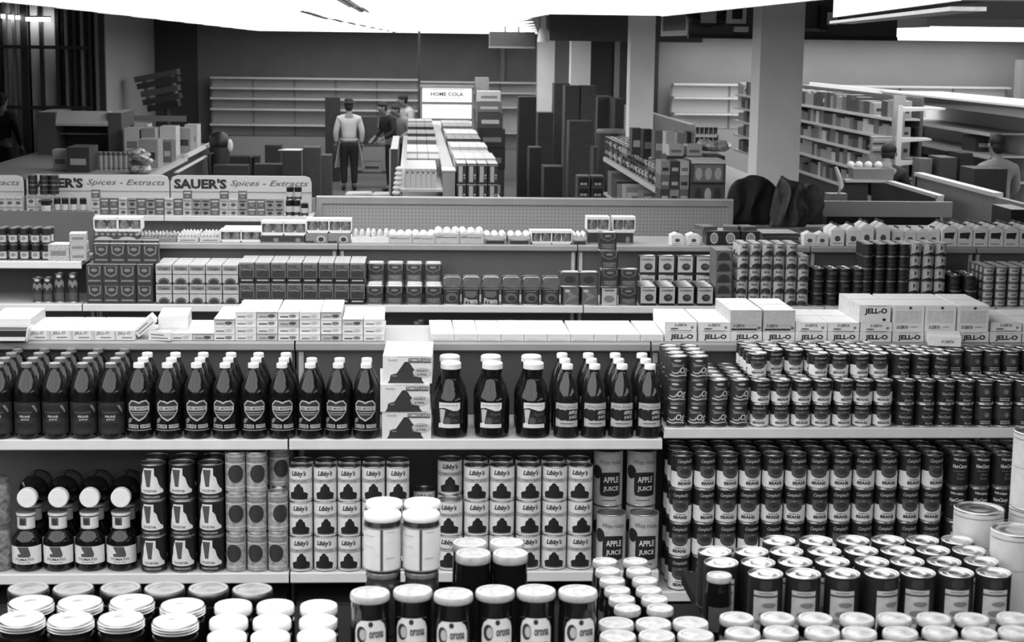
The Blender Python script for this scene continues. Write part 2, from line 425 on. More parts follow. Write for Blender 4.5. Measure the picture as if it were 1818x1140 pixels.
# ================================================================ gondola shelving
def gondola(name_lab, X0, X1, Yb, shelves, ztop, top_y, panel_top=None, post=True, pm=None, foot=0.45):
    """one shelving bay facing the camera. Yb = plane of the back panel; shelves = [(z, depth)]; top_y = depth of the top board behind the panel"""
    r = empty('gondola_bay', (X0, Yb, 0), name_lab, 'shelving', 'steel gondola shelving'); W_ = X1-X0; g = .003
    MB().box(g, W_-g, 0, .02, .02, panel_top or ztop-.03, pm or PANEL).obj('back_panel', r)
    for z, d in shelves:
        s = MB().box(g, W_-g, -d+.012, 0, z-.022, z, SHELF).obj('shelf', r)
        m = MB(); y = -d
        prof = [(y+.012, -.0), (y+.003, -.001), (y, -.004), (y-.003, -.034), (y+.001, -.038), (y+.012, -.038)]
        for i in range(len(prof)-1):
            a, b = prof[i], prof[i+1]; m.quad((g, b[0], z+b[1]), (W_-g, b[0], z+b[1]), (W_-g, a[0], z+a[1]), (g, a[0], z+a[1]), LIP)
        m.quad((g, y+.012, z-.038), (W_-g, y+.012, z-.038), (W_-g, y+.012, z), (g, y+.012, z), LIP)
        m.obj('price_rail', s)
    if top_y:
        t = MB().box(g, W_-g, -.02, top_y, ztop-.025, ztop, STEEL).obj('top_board', r)
        m = MB(); prof = [(-.02, 0), (-.034, -.003), (-.04, -.01), (-.04, -.032), (-.03, -.038), (-.02, -.038)]
        for i in range(len(prof)-1):
            a, b = prof[i], prof[i+1]; m.quad((g, b[0], ztop+b[1]), (W_-g, b[0], ztop+b[1]), (W_-g, a[0], ztop+a[1]), (g, a[0], ztop+a[1]), STEEL)
        m.obj('top_rail', t)
        MB().box(g, W_-g, top_y-.02, top_y, .0, ztop-.025, pm or PANEL).obj('rear_panel', r)
    MB().box(g, W_-g, -foot, 0, 0, .16, STEEL).obj('base_plinth', r)
    if post:
        for s_ in (.012, W_-.03):
            m = MB().box(s_, s_+.018, -.012, 0, .16, ztop-.045, LGREY)
            m.obj('slotted_upright', r)
    return r
BSH, LSH, TOP1 = 1.525, 1.04, 1.81          # first gondola heights
BSR, LSR = 1.565, 0.962
YF, YB1 = 5.8, 6.2
XS = [XZ(-60, 780, 5.8)[0]-.4, XZ(512, 790, 5.8)[0], XZ(1177, 790, 5.8)[0], XZ(1177, 790, 5.8)[0]+1.29]
XS[0] = XS[1]-1.29
gondola('near shelving bay holding prune juice bottles, dark jars and pale cans', XS[0], XS[1], YB1, [(BSH, .4), (LSH, .4), (.55, .4)], TOP1, .33)
gondola('near shelving bay with juice cans below and wide mouth juice bottles above', XS[1], XS[2], YB1, [(BSH, .4), (LSH, .4), (.55, .4)], TOP1, .33)
gondola('near shelving bay stacked with pork and bean cans', XS[2], XS[3], YB1, [(BSR, .4), (LSR, .4), (.5, .4)], TOP1, .33)
gondola('near shelving bay mostly outside the frame, beyond the small square label cans', XS[3], XS[3]+1.29, YB1, [(BSR, .4), (LSR, .4), (.5, .4)], TOP1, .33)
# second gondola
Y2F, Y2B, TOP2, SH2 = 8.7, 9.1, 1.832, 1.552
E2 = [-3.0, X_at(146, Y2F, SH2), X_at(600, 9.05, TOP2), X_at(1026, 9.05, TOP2), X_at(1440, 9.05, TOP2), X_at(1735, 9.05, TOP2), X_at(1735, 9.05, TOP2)+1.25]
L2 = ['second aisle bay of glass jars at the far left', 'second aisle bay below the white twin packs', 'second aisle bay holding the prem and hexagon tins', 'second aisle bay holding the oval tins', 'second aisle bay holding dark and pale milk can stacks', 'second aisle bay of low flat cans at the far right']
SH2L = XZ(75, 464, 8.72)[1]
for i in range(6):
    if i == 0: gondola(L2[i], E2[0], E2[1], Y2B, [(SH2L, .38), (SH2, .4), (1.2, .4)], SH2L+.02, None, panel_top=SH2L+.22)
    else: gondola(L2[i], E2[i], E2[i+1], Y2B, [(SH2, .4), (1.2, .4), (.75, .4)], TOP2, .4)
# third gondola: spice bays and the pegboard bay
Y3 = 11.95; TOP3 = 1.824; SPZ = 1.712
E3 = [-4.0, X_at(40, 11.62, SPZ), X_at(291, 11.62, SPZ), X_at(556, 11.62, SPZ)]
for i, s_ in enumerate(('spice bay beyond the second aisle, cut off at the far left', 'spice bay under the first full sign board', 'spice bay under the second full sign board')):
    gondola(s_, E3[i], E3[i+1], Y3, [(SPZ, .32), (1.35, .36)], SPZ+.2, None, panel_top=SPZ+.1, post=False, pm=mat('pale_spice_bay_panel', .3, .5, var=.04))
xa, xb = XZ(560, 380, Y3)[0], XZ(1301, 380, Y3)[0]
xa = max(xa, E3[3]+.004)
r_ = empty('pegboard_bay', (xa, Y3, 0), 'long empty pegboard backed shelving bay with a steel frame', 'shelving')
# perforated hardboard: holes by a procedural material
pgm = mat('pegboard', .33, .6, var=0)
nt = pgm.node_tree; tc = nt.nodes.new('ShaderNodeTexCoord'); vm = nt.nodes.new('ShaderNodeVectorMath'); vm.operation = 'SCALE'; vm.inputs['Scale'].default_value = 1/0.0254
fr = nt.nodes.new('ShaderNodeVectorMath'); fr.operation = 'FRACTION'; sb = nt.nodes.new('ShaderNodeVectorMath'); sb.operation = 'SUBTRACT'; sb.inputs[1].default_value = (.5, .5, .5)
mu = nt.nodes.new('ShaderNodeVectorMath'); mu.operation = 'MULTIPLY'; mu.inputs[1].default_value = (1, 0, 1)
ln = nt.nodes.new('ShaderNodeVectorMath'); ln.operation = 'LENGTH'; mr = nt.nodes.new('ShaderNodeMapRange')
mr.inputs['From Min'].default_value = .13; mr.inputs['From Max'].default_value = .2; mr.inputs['To Min'].default_value = .12; mr.inputs['To Max'].default_value = .33
for a, b in ((tc.outputs['Object'], vm.inputs[0]), (vm.outputs[0], fr.inputs[0]), (fr.outputs[0], sb.inputs[0]), (sb.outputs[0], mu.inputs[0]), (mu.outputs[0], ln.inputs[0]), (ln.outputs['Value'], mr.inputs['Value']), (mr.outputs[0], nt.nodes['Principled BSDF'].inputs['Base Color'])): nt.links.new(a, b)
W_ = xb-xa
MB().box(.03, W_-.03, 0, .012, .3, TOP3-.02, pgm).obj('pegboard', r_)
MB().box(0, W_, -.012, .05, TOP3-.05, TOP3, STEEL).box(0, W_, -.014, -.012, TOP3-.008, TOP3, LIP).obj('top_rail', r_)
for x in (0, W_-.04): MB().box(x, x+.04, -.012, .05, 0, TOP3-.05, STEEL).obj('end_post', r_)
MB().box(0, W_, -.45, 0, 0, .16, STEEL).obj('base_plinth', r_)
MB().box(.04, W_-.04, -.4, 0, .9, .925, SHELF).obj('shelf', r_)
MB().box(.04, W_-.04, .03, .05, .16, TOP3-.05, PANEL).obj('rear_panel', r_)
# Sauer's sign boards
def header(px0, px1, px_s, px_t, lab, first=True):
    x0, x1 = X_at(px0, 11.9, 1.9), X_at(px1, 11.9, 1.9); zt = XZ((px0+px1)/2, 310 if px0 < 200 else 312, 11.9)[1]; H_ = zt-(SPZ+.005)
    r = empty('sign_board', (x0, 11.9, SPZ+.004), lab, 'sign', 'spice sign boards'); W_ = x1-x0; c = .045
    P = [(0, 0), (W_, 0), (W_, H_-c), (W_-.012, H_-.012), (W_-c, H_), (c, H_), (.012, H_-.012), (0, H_-c)]
    m = MB(); n = len(m.v); m.v += [(u, 0, v) for u, v in P]+[(u, .02, v) for u, v in P]; k = len(P)
    WB = mat('cream_sign_enamel', .5, .4, var=.04)
    m.face([n+i for i in range(k)], WB); m.face([n+k+i for i in reversed(range(k))], WB)
    for i in range(k): m.face([n+i, n+k+i, n+k+(i+1) % k, n+(i+1) % k], WB)
    m.obj('board', r)
    it = []
    if px_s is not None: 
        a = X_at(px_s, 11.9, 1.94)-x0; it.append(('txt', "SAUER'S", a+.185, H_-.058, .365, .07, INK, 0, 0, .045))
    if px_t is not None:
        a = X_at(px_t, 11.9, 1.94)-x0; it.append(('txt', 'Spices - Extracts', a+.27, H_-.056, .54, .05, DGREY, .35, 0, 0))
    MB().art(it, flat(-.001, .001)).obj('lettering', r)
    MB().box(.0, W_, -.004, 0, H_-.115, H_-.111, GREY).obj('rule_line', r)
header(47, 300, 52, 154, 'first full spice sign board, cream with rounded corners')
header(303, 553, 308, 409, 'second full spice sign board, beside the pegboard bay')
header(-213, 41, -208, -106, 'cut off spice sign board at the photograph edge')

# ================================================================ goods: patterns
def root_of(mb, name): return proto(mb.obj(name, link=False))
def can(name, r, h, bands, art, body=TIN, lidm=TIN, seg=28, gap=.004, lid=True, e=.00016):
    """tin can: body with rolled rims, a lid with pressed rings and a paper label with its print"""
    b = MB().lathe([(0, 0), (r*.97, 0), (r, .0012), (r, .0035), (r*.975, .0055), (r*.975, h-.0055), (r, h-.0035), (r, h-.0012), (r*.975, h), (r*.94, h-.0005), (r*.93, h-.004)], body, seg)
    o = root_of(b, name)
    m = MB().lathe([(r*.94, h-.0045), (r*.9, h-.0042), (r*.82, h-.003), (r*.78, h-.0042), (r*.5, h-.0042), (r*.45, h-.0034), (r*.4, h-.0042), (0, h-.0042)], lidm, seg); m.obj('lid', o, link=False)
    rl = r*.99; m = MB()
    prof = [(rl, gap)]; mm = []
    z = gap; H_ = h-2*gap
    for fr, M_ in bands:
        prof.append((rl, gap+H_*fr)); mm.append(M_)
    m.lathe(prof, None, seg, mats=mm)
    def mp(u, v, l): return ((rl+l*e)*math.sin(u/rl), -(rl+l*e)*math.cos(u/rl), gap+v*H_)
    a2 = []
    # art is given with u in radii and v as a share of the label height
    for it in art:
        k = it[0]
        if k == 'rect': a2.append(('rect', it[1]*r, it[2], it[3]*r, it[4], it[5]))
        elif k == 'poly': a2.append(('poly', [(u*r, v) for u, v in it[1]], it[2]))
        elif k == 'ell': a2.append(('ell', it[1]*r, it[2], it[3]*r, it[4], it[5]))
        else:
            a2.append(('txtc',)+tuple(it[1:]))
    for l, it in enumerate(a2, 1):
        if it[0] == 'txtc':
            t, cu, cv, wd, ht, M_ = it[1:7]; sh = it[7] if len(it) > 7 else 0; rot = it[8] if len(it) > 8 else 0; bo = it[9] if len(it) > 9 else 0
            mq = lambda u, v, _l, l=l: mp(u, v/H_, l)
            m.art([('txt', t, cu*r, cv*H_, wd*r, ht*H_, M_, sh, rot, bo)], mq)
        else:
            mq = lambda u, v, _l, l=l: mp(u, v, l)
            m.art([it], mq, du=r*.11)
    m.obj('label', o, link=False)
    return o
def beans(name, r, h):
    return can(name, r, h, [(1, INK)], [
        ('poly', [(-1.6, .52), (-1.65, .1), (-1.3, .03), (0, .01), (1.3, .03), (1.65, .1), (1.6, .52)], WHITE),
        ('ell', 0, .5, .8, .19, DGREY), ('rect', -.8, .5, .8, .7, DGREY), ('ell', 0, .53, .5, .09, DARK), ('ell', 0, .66, .16, .025, GREY),
        ('txt', "Campbell's", 0, .84, 1.4, .14, LGREY, .3, 0, .01),
        ('txt', 'PORK &', 0, .255, .85, .045, INK, 0, 0, .02), ('txt', 'BEANS', 0, .16, 1.25, .1, INK, 0, 0, .04)])
P_BEAN = beans('pork_and_beans_can', .0394, .1248)
P_BEANS = beans('small_pork_and_beans_can', .0343, .084)
P_CHILI = can('dark_bean_can', .0345, .084, [(1, INK)], [
    ('txt', "Stokely's", .05, .8, 1.3, .16, LGREY, .3, -.18, .02), ('rect', -.5, .64, .5, .655, GREY), ('rect', -.7, .6, .7, .61, GREY),
    ('txt', 'VanCamp', 0, .42, 1.35, .17, LGREY, .35, 0, .01), ('rect', -.5, .27, .3, .285, GREY), ('txt', 'Beans', .1, .14, .8, .12, LGREY, .2), ('rect', -1.2, .02, 1.2, .03, GREY)])
P_VC = can('dark_bean_can', .0382, .1248, [(1, INK)], [
    ('txt', 'PORK & BEANS', 0, .88, 1.25, .07, WHITE, 0, -.08, .03), ('txt', 'VanCamp', 0, .66, 1.4, .15, WHITE, .35, 0, .02), ('rect', -.6, .52, .5, .535, GREY),
    ('txt', 'Pork', .1, .42, .7, .08, GREY, .2), ('txt', 'Beans', .1, .3, .8, .08, GREY, .2), ('rect', -1.4, .04, 1.4, .05, LGREY)])
P_SQ = can('square_label_can', .034, .084, [(1, INK)], [
    ('rect', -1.6, .3, -.62, .95, DARK), ('rect', -.62, .85, .62, .91, LGREY), ('rect', -.62, .32, .62, .83, DARK), ('ell', .08, .55, .34, .15, DGREY), ('ell', .12, .52, .2, .1, GREY),
    ('rect', -.55, .21, .55, .245, LGREY), ('txt', 'BEANS', 0, .13, 1.05, .08, LGREY, 0, 0, .03)], lidm=TIND)
P_WAVE = can('wavy_print_can', .0345, .0845, [(1, DARK)], [
    ('ell', -.15, .87, .4, .05, LGREY), ('poly', [(-.8, .76), (-.4, .7), (.1, .68), (-.3, .63), (-.8, .7)], GREY), ('poly', [(-.7, .58), (.6, .62), (.55, .68), (-.65, .64)], GREY),
    ('ell', -.35, .36, .42, .11, LGREY), ('ell', -.4, .4, .36, .09, DARK), ('txt', 'OS', .55, .4, .95, .3, WHITE, .1, -.3, .02), ('poly', [(-1, .17), (-.3, .11), (.3, .16), (1.1, .1), (1.1, .17), (.3, .22), (-.3, .18), (-1, .24)], LGREY)], body=TIND)
TOM = [(-.62, .0), (-.68, .22), (-.5, .29), (-.36, .31), (-.3, .5), (-.18, .55), (-.12, .63), (0, .66), (.12, .63), (.18, .55), (.3, .5), (.36, .31), (.5, .29), (.68, .22), (.62, 0)]
def libby(name, r, h):
    return can(name, r, h, [(.04, WHITE), (.055, INK), (1, WHITE)], [
        ('poly', [(u*1.25, .065+v*.72) for u, v in TOM], INK), ('rect', -1.6, .555, 1.6, .57, GREY), ('rect', -1.6, .575, 1.6, .655, LGREY), ('txt', 'TOMATO JUICE', 0, .615, 1.5, .055, INK, 0, 0, .02), ('rect', -1.6, .66, 1.6, .67, GREY),
        ('txt', "Libby's", 0, .835, 1.3, .2, INK, .3, 0, .03)])
P_LIB = libby('tomato_juice_can', .0412, .1265); P_LIB2 = libby('tomato_juice_can', .0447, .1265)
P_APC = can('apple_juice_can', .054, .204, [(1, LGREY)], [
    ('ell', -.95, .62, .42, .13, INK), ('rect', -.62, .2, .82, .6, INK), ('ell', .1, .6, .72, .03, INK), ('ell', .1, .2, .72, .03, INK), ('rect', -.66, .24, -.6, .58, INK),
    ('txt', 'White House', .05, .82, 1.6, .085, DGREY), ('txt', 'APPLE', .12, .49, 1.05, .11, WHITE, 0, 0, .02), ('txt', 'JUICE', .12, .31, 1.05, .11, WHITE, 0, 0, .02), ('rect', -.5, .09, .5, .105, DGREY)], lidm=TIND)
P_GOB = can('goblet_label_can', .0458, .1305, [(1, INK)], [
    ('poly', [(-.98, .2), (-1.0, .34), (-.85, .52), (-.8, .72), (-.6, .93), (.2, .93), (.2, .72), (.42, .64), (.55, .46), (.72, .35), (.98, .28), (.98, .2), (.4, .17), (-.4, .17)], WHITE),
    ('poly', [(-.62, .88), (-.4, .38), (-.12, .38), (.02, .88)], DGREY), ('txt', 'COCKTAIL', -.15, .26, 1.1, .07, DARK, 0, 0, .03), ('rect', -.75, .04, .65, .12, DGREY), ('txt', 'TOMATO JUICE', -.05, .08, 1.25, .06, LGREY, 0, 0, .02)])
P_RND = can('round_picture_can', .0362, .1443, [(1, mat('mottled_label', .34, .5, var=.35, scale=70))], [
    ('ell', .05, .47, .8, .24, DARK), ('rect', -1.3, .77, 1.3, .9, GREY), ('txt', 'TOMATOES', 0, .835, 1.5, .07, LGREY), ('rect', -1.3, .93, 1.3, .94, WHITE), ('rect', -1.3, .72, 1.3, .74, WHITE), ('rect', -1.3, .1, 1.3, .12, WHITE)])

def bottle(name, prof, caps, glass=GLASSD, seg=28, capm=CAPW):
    o = root_of(MB().lathe(prof, glass, seg), name)
    MB().lathe(caps, capm, seg).obj('cap', o, link=False)
    return o
def sleeve(o, r, z0, z1, half, base, art, e=.00012, nm='label', seg=26):
    m = MB(); H_ = z1-z0
    m.lathe([(r, z0), (r, z1)], base, seg, a0=-half, a1=half)
    for l, it in enumerate(art, 1):
        mq = lambda u, v, _l, l=l: ((r+l*e)*math.sin(u), -(r+l*e)*math.cos(u), z0+v)
        k = it[0]
        if k == 'rect': it = ('rect', it[1], it[2]*H_, it[3], it[4]*H_, it[5]); m.art([it], mq, du=.09)
        elif k == 'poly': m.art([('poly', [(u, v*H_) for u, v in it[1]], it[2])], mq, du=.09)
        elif k == 'ell': m.art([('ell', it[1], it[2]*H_, it[3], it[4]*H_, it[5])], mq, du=.09)
        else:
            mq = lambda u, v, _l, l=l: ((r+l*e)*math.sin(u/r), -(r+l*e)*math.cos(u/r), z0+v)
            t, cu, cv, wd, ht, M_ = it[1:7]; m.art([('txt', t, cu*r, cv*H_, wd*r, ht*H_, M_)+tuple(it[7:])], mq)
    return m.obj(nm, o, link=False)
PR = [(r*1.02, z*1.04) for r, z in [(0, 0), (.040, 0), (.0455, .006), (.0465, .02), (.0465, .142), (.0455, .158), (.041, .175), (.031, .199), (.021, .221), (.0165, .232), (.016, .24), (.016, .246)]]
CP = [(.0175, .246), (.0188, .247), (.0188, .2605), (.0172, .2625), (0, .2625)]
P_PRN = bottle('prune_juice_bottle', PR, CP)
SHD = mat('shield_label_green', .05, .5, var=0)
sleeve(P_PRN, .0479, .031, .14, 1.25, GLASSD, [
    ('poly', [(-.78, .62), (-.82, .86), (-.55, .99), (-.2, .97), (0, .93), (.2, .97), (.55, .99), (.82, .86), (.78, .62), (.45, .42), (0, .3), (-.45, .42)], LGREY),
    ('poly', [(-.72, .64), (-.74, .84), (-.5, .95), (-.2, .92), (0, .87), (.2, .92), (.5, .95), (.74, .84), (.72, .64), (.4, .46), (0, .36), (-.4, .46)], DARK),
    ('rect', -.8, .66, .8, .79, LGREY), ('rect', -.55, .58, .55, .6, LGREY), ('rect', -.45, .5, .45, .545, GREY), ('txt', 'DEL MONTE', 0, .725, 1.3, .08, DGREY, .15, 0, .02),
    ('poly', [(-.85, .22), (-.85, .36), (-.62, .42), (-.5, .38), (-.6, .28)], GREY),
    ('rect', -.85, .08, -.06, .2, LGREY), ('rect', .08, .08, .85, .2, LGREY), ('txt', 'PRUNE', -.46, .14, .68, .09, DARK, 0, 0, .02), ('txt', 'JUICE', .46, .14, .68, .09, DARK, 0, 0, .02), ('rect', -1.0, .0, 1.0, .035, GREY)])
P_SUN = bottle('dark_label_juice_bottle', PR, CP, capm=CAPG)
sleeve(P_SUN, .0479, .019, .13, 1.3, mat('brown_label', .022, .5), [
    ('ell', 0, .74, .7, .18, INK), ('rect', -1.1, .5, 1.1, .74, INK), ('poly', [(.5, .9), (.68, .92), (.95, .72), (.9, .66)], GREY), ('txt', 'Sunsweet', -.05, .7, 1.2, .09, DGREY, 0, 0, .02),
    ('txt', 'PRUNE', 0, .56, .75, .07, LGREY, 0, 0, .03), ('txt', 'JUICE', 0, .46, .6, .06, LGREY, 0, 0, .03), ('ell', 0, .28, .6, .1, INK)])
P_WID = bottle('wide_mouth_juice_bottle', [(0, 0), (.05, 0), (.061, .008), (.062, .03), (.062, .128), (.058, .148), (.045, .175), (.034, .2), (.031, .215), (.0335, .23), (.0335, .248)], [(.033, .241), (.0365, .242), (.0365, .2595), (.033, .2635), (0, .2635)])
sleeve(P_WID, .0626, .038, .13, .66, INK, [
    ('poly', [(-.62, .74), (-.62, .98), (.64, .98), (.64, .74), (.5, .67), (.25, .66), (0, .72), (-.3, .78)], WHITE), ('txt', 'DEERFIELD', .02, .87, 1.0, .06, DGREY),
    ('poly', [(-.58, .7), (-.5, .16), (-.36, .16), (-.22, .7), (-.4, .73)], LGREY), ('ell', -.1, .28, .2, .14, DGREY), ('txt', 'Apple', .25, .53, .6, .2, DGREY, .2, 0, .02), ('txt', 'Cider', .3, .3, .5, .16, DGREY, .2, 0, .02),
    ('poly', [(-.64, .0), (-.64, .16), (-.45, .2), (-.3, .15), (.62, .15), (.62, 0)], WHITE)], nm='label')
AJ = [(0, 0), (.039, 0), (.0455, .006), (.0465, .02), (.0465, .13), (.0445, .148), (.036, .19), (.022, .219), (.0165, .234), (.0165, .248)]
P_APB = bottle('apple_juice_bottle', AJ, [(.0172, .242), (.02, .243), (.02, .257), (.018, .26), (0, .26)], glass=mat('amber_juice_glass', .012, .07, var=0, spec=.7))
sleeve(P_APB, .047, .042, .127, .95, LGREY, [
    ('txt', 'White House', 0, .86, 1.5, .13, DGREY), ('ell', -.72, .55, .32, .22, INK), ('ell', -.35, .5, .4, .24, INK), ('rect', -.1, .27, .95, .74, INK), ('txt', 'APPLE', .5, .61, .72, .15, WHITE, 0, 0, .02), ('txt', 'JUICE', .5, .4, .66, .15, WHITE, 0, 0, .02), ('rect', -.5, .13, .5, .16, DGREY)])

def carton(name, W_, D_, H_, base, art, top=None, side=None, flap=True, parts=False):
    """printed carton standing with its front at y = 0, centred in x"""
    m = MB(); m.box(-W_/2, W_/2, 0, D_, 0, H_, base, top=top)
    if side: 
        m.m[3] = m.mi(side); m.m[5] = m.mi(side)
    a2 = []
    for it in art:
        k = it[0]
        if k == 'rect': a2.append(('rect', it[1]*W_, it[2]*H_, it[3]*W_, it[4]*H_, it[5]))
        elif k == 'poly': a2.append(('poly', [(u*W_, v*H_) for u, v in it[1]], it[2]))
        elif k == 'ell': a2.append(('ell', it[1]*W_, it[2]*H_, it[3]*W_, it[4]*H_, it[5]))
        else: a2.append(('txt', it[1], it[2]*W_, it[3]*H_, it[4]*W_, it[5]*H_)+tuple(it[6:]))
    if parts:
        o = root_of(m, name); MB().art(a2, flat(0, .0003)).obj('front_print', o, link=False)
        if flap: MB().box(-W_/2+.002, W_/2-.002, D_*.49, D_*.51, H_, H_+.0006, LGREY).obj('tape', o, link=False)
        return o
    m.art(a2, flat(0, .0003)); return root_of(m, name)
P_SIX = carton('tomato_juice_six_pack', .172, .3, .0968, PAPER, [
    ('poly', [(-.4, 0), (-.36, .12), (-.34, .3), (-.28, .34), (-.22, .36), (-.08, .72), (-.06, .78), (0, .8), (.06, .72), (.1, .6), (.22, .36), (.28, .3), (.3, .12), (.35, 0)], DARK),
    ('ell', -.26, .27, .06, .03, GREY), ('ell', .17, .27, .06, .03, GREY), ('rect', .02, .76, .48, .93, DGREY), ('txt', 'TOMATO JUICE', .25, .845, .44, .12, WHITE, 0, 0, .02),
    ('ell', .3, .4, .19, .18, LGREY), ('txt', 'HANDY', .3, .47, .23, .08, DARK, 0, 0, .02), ('txt', '6 PAK', .3, .33, .2, .08, DARK, 0, 0, .02), ('txt', 'Stokely', -.3, .85, .2, .1, GREY, .3), ('rect', -.2, .985, .4, .995, DGREY)], top=PAPER)
def jello(W_, H_): return carton('gelatin_carton', W_, .32, H_, PAPER, [('txt', 'JELL-O', .03, .42, .72, .62 if H_ < .06 else .3, INK, 0, 0, .045), ('rect', -.3, .9, .3, .93, DGREY)], top=PAPER, parts=True)
P_JEL = jello(.119, .038)
P_DZ = carton('dessert_carton', .119, .32, .034, PAPER, [('txt', 'D-ZERTA', .0, .66, .38, .3, DARK, 0, 0, .03), ('ell', -.2, .26, .14, .08, DGREY), ('ell', .36, .4, .05, .14, GREY), ('rect', -.35, .02, .35, .07, DGREY)], top=PAPER, parts=True)
P_TALL = carton('tall_dessert_carton', .119, .3, .1, PAPER, [('rect', -.42, .33, .42, .8, mat('pale_print_wash', .55, .6)), ('ell', .05, .9, .05, .05, INK), ('txt', 'D-ZERTA', -.18, .17, .36, .12, INK, .1, 0, .03), ('rect', .08, .17, .3, .19, DGREY), ('rect', -.4, .9, .4, .905, GREY)], top=PAPER, parts=True)
P_TALL2 = carton('tall_dessert_carton', .119, .3, .08, BOARD, [('txt', 'D-ZERTA', -.22, .26, .36, .14, INK, .1, 0, .03), ('rect', .0, .26, .4, .27, DGREY), ('rect', -.46, .05, .36, .13, INK), ('ell', .42, .16, .05, .06, DGREY)], top=PAPER, parts=True)
P_JTALL = carton('tall_gelatin_carton', .119, .3, .066, PAPER, [('txt', 'JELL-O', .03, .62, .72, .4, INK, 0, 0, .045), ('rect', -.25, .93, .35, .95, DGREY), ('ell', .3, .16, .06, .08, INK)], top=PAPER, side=mat('grey_carton_side', .5, .6), parts=True)
P_SMJ = carton('small_gelatin_box', .078, .3, .036, PAPER, [('txt', 'JELL-O', 0, .68, .6, .4, DGREY, .15, .04, .02), ('rect', -.1, .2, .4, .32, GREY), ('rect', -.45, .1, -.35, .9, LGREY)], top=PAPER)
P_FLAT = carton('flat_white_carton', .085, .32, .026, PAPER, [('rect', -.4, .1, .4, .2, LGREY)], top=PAPER, parts=False)

# ================================================================ goods on the first gondola
y0 = YF+.046
WH = 'bottle shelf'
def ordl(a): return a
grid(P_SUN, 'dark label prune juice bottle', 'bottle', WH, 'dark prune juice bottles', [-50, 0, 50, 99.5, 149, 198.5], y0, BSH, [[0, 1, 2, 3]], .0966, 0, h=.2, spin=.12, jit=.0002)
grid(P_PRN, 'shield label prune juice bottle', 'bottle', WH, 'shield label prune juice bottles', [248, 299, 350, 401, 451, 501, 551.5, 601, 650.2], y0, BSH, [lambda i: [0, 1, 2] if i < 6 else [0, 1]], .099, 0, h=.2, spin=.15, jit=.0006)
X = X_at(721, YF+.01, BSH+.15)
for t in range(3): put(P_SIX, (X+(.006, 0.0, .008)[t]-.004, YF+(.012, .008, .028)[t], BSH+t*.0972), 'white tomato juice six pack carton, %s of three' % ('bottom', 'middle', 'topmost')[t], 'carton', 'tomato juice six packs', (0, 0, (.0, .02, -.03)[t]))
grid(P_WID, 'wide mouth apple cider bottle, white cap', 'bottle', WH, 'wide mouth cider bottles', [800, 873, 946], YF+.07, BSH, [[0, 1]], .13, 0, h=.2, spin=.12)
grid(P_APB, 'apple juice bottle, pale label', 'bottle', WH, 'apple juice bottles', [1006, 1054, 1103, 1152], y0+.005, BSH, [[0, 1, 2]], .107, 0, h=.2, spin=.1, jit=.0005)
# upper right shelf
WU = 'upper right shelf'
grid(P_WAVE, 'wavy print can', 'can', WU, 'wavy print cans', [1200, 1237, 1273, 1310], YF+.042, BSR, [[0, 1, 2, 3, 4], [0, 1, 2, 3, 4], lambda i: [0, 1, 2, 3] if i < 2 else []], .0708, .0848, spin=.3, jit=.0006)
grid(P_BEANS, 'small pork and beans can', 'can', WU, 'small pork and beans cans', [1348, 1384, 1421, 1457, 1494, 1530, 1565], YF+.042, BSR, [[0, 1, 2, 3, 4], [0, 1, 2, 3, 4], lambda i: [2, 3, 4] if i in (1, 2) else [1, 2, 3, 4]], .0708, .0843, spin=.3, jit=.0006)
grid(P_CHILI, 'dark script can', 'can', WU, 'dark script bean cans', [1604, 1640, 1675, 1710], YF+.042, BSR, [[0, 1, 2, 3], [0, 1, 2, 3], lambda i: [1, 2, 3] if i < 3 else []], .0705, .0843, spin=.2)
grid(P_SQ, 'dark square label can', 'can', WU, 'dark square label cans', [1745, 1779, 1813, 1847], YF+.042, BSR, [[0, 1, 2, 3], [0, 1, 2, 3], lambda i: [2, 3]], .0705, .0843, spin=.2)
put(P_SQ, (X_at(1710, YF+.042, BSR+.042), YF+.1835, BSR+.0843*2), 'dark square label can, top tier, above the dark script cans', 'can', 'dark square label cans')
# lower shelf, left and middle
WL = 'lower shelf'
TJ = [(0, 0), (.045, 0), (.052, .006), (.053, .02), (.053, .105), (.047, .122), (.034, .137), (.031, .146), (.031, .197), (.033, .199)]
P_TJ = bottle('tomato_cocktail_bottle', TJ, [(.031, .196), (.034, .197), (.034, .209), (.031, .211), (0, .211)], capm=CAPG)
sleeve(P_TJ, .0535, .028, .092, 1.35, WHITE, [('poly', [(-.45, .98), (-.2, .6), (-.45, .55), (-.4, .4), (.4, .4), (.45, .55), (.3, .98)], DGREY), ('txt', 'TOMATO', 0, .27, 1.3, .15, DARK, 0, 0, .03), ('txt', 'COCKTAIL', 0, .1, .9, .08, DARK, 0, 0, .02)])
sleeve(P_TJ, .0315, .15, .193, 1.5, WHITE, [('rect', -.6, .3, .25, .95, DGREY), ('ell', -.2, .6, .3, .25, DARK), ('rect', -1.2, .05, 1.2, .1, LGREY)], nm='neck_label')
sleeve(P_TJ, .0347, .198, .208, PI, WHITE, [], nm='cap_band', seg=20)
PX4 = [49, 105, 161, 217]
grid(P_TJ, 'tomato cocktail bottle, white neck label', 'bottle', WL, 'tomato cocktail bottles', PX4, YF+.075, LSH, [[0, 1, 2]], .11, 0, h=.1, spin=.05, jit=.0005)
P_LAY = bottle('lying_juice_bottle', TJ, [(.031, .185), (.0345, .187), (.0345, .213), (.032, .216), (0, .216)], capm=CAPW)
sleeve(P_LAY, .0535, .03, .1, 3.1, DGREY, [], nm='label')
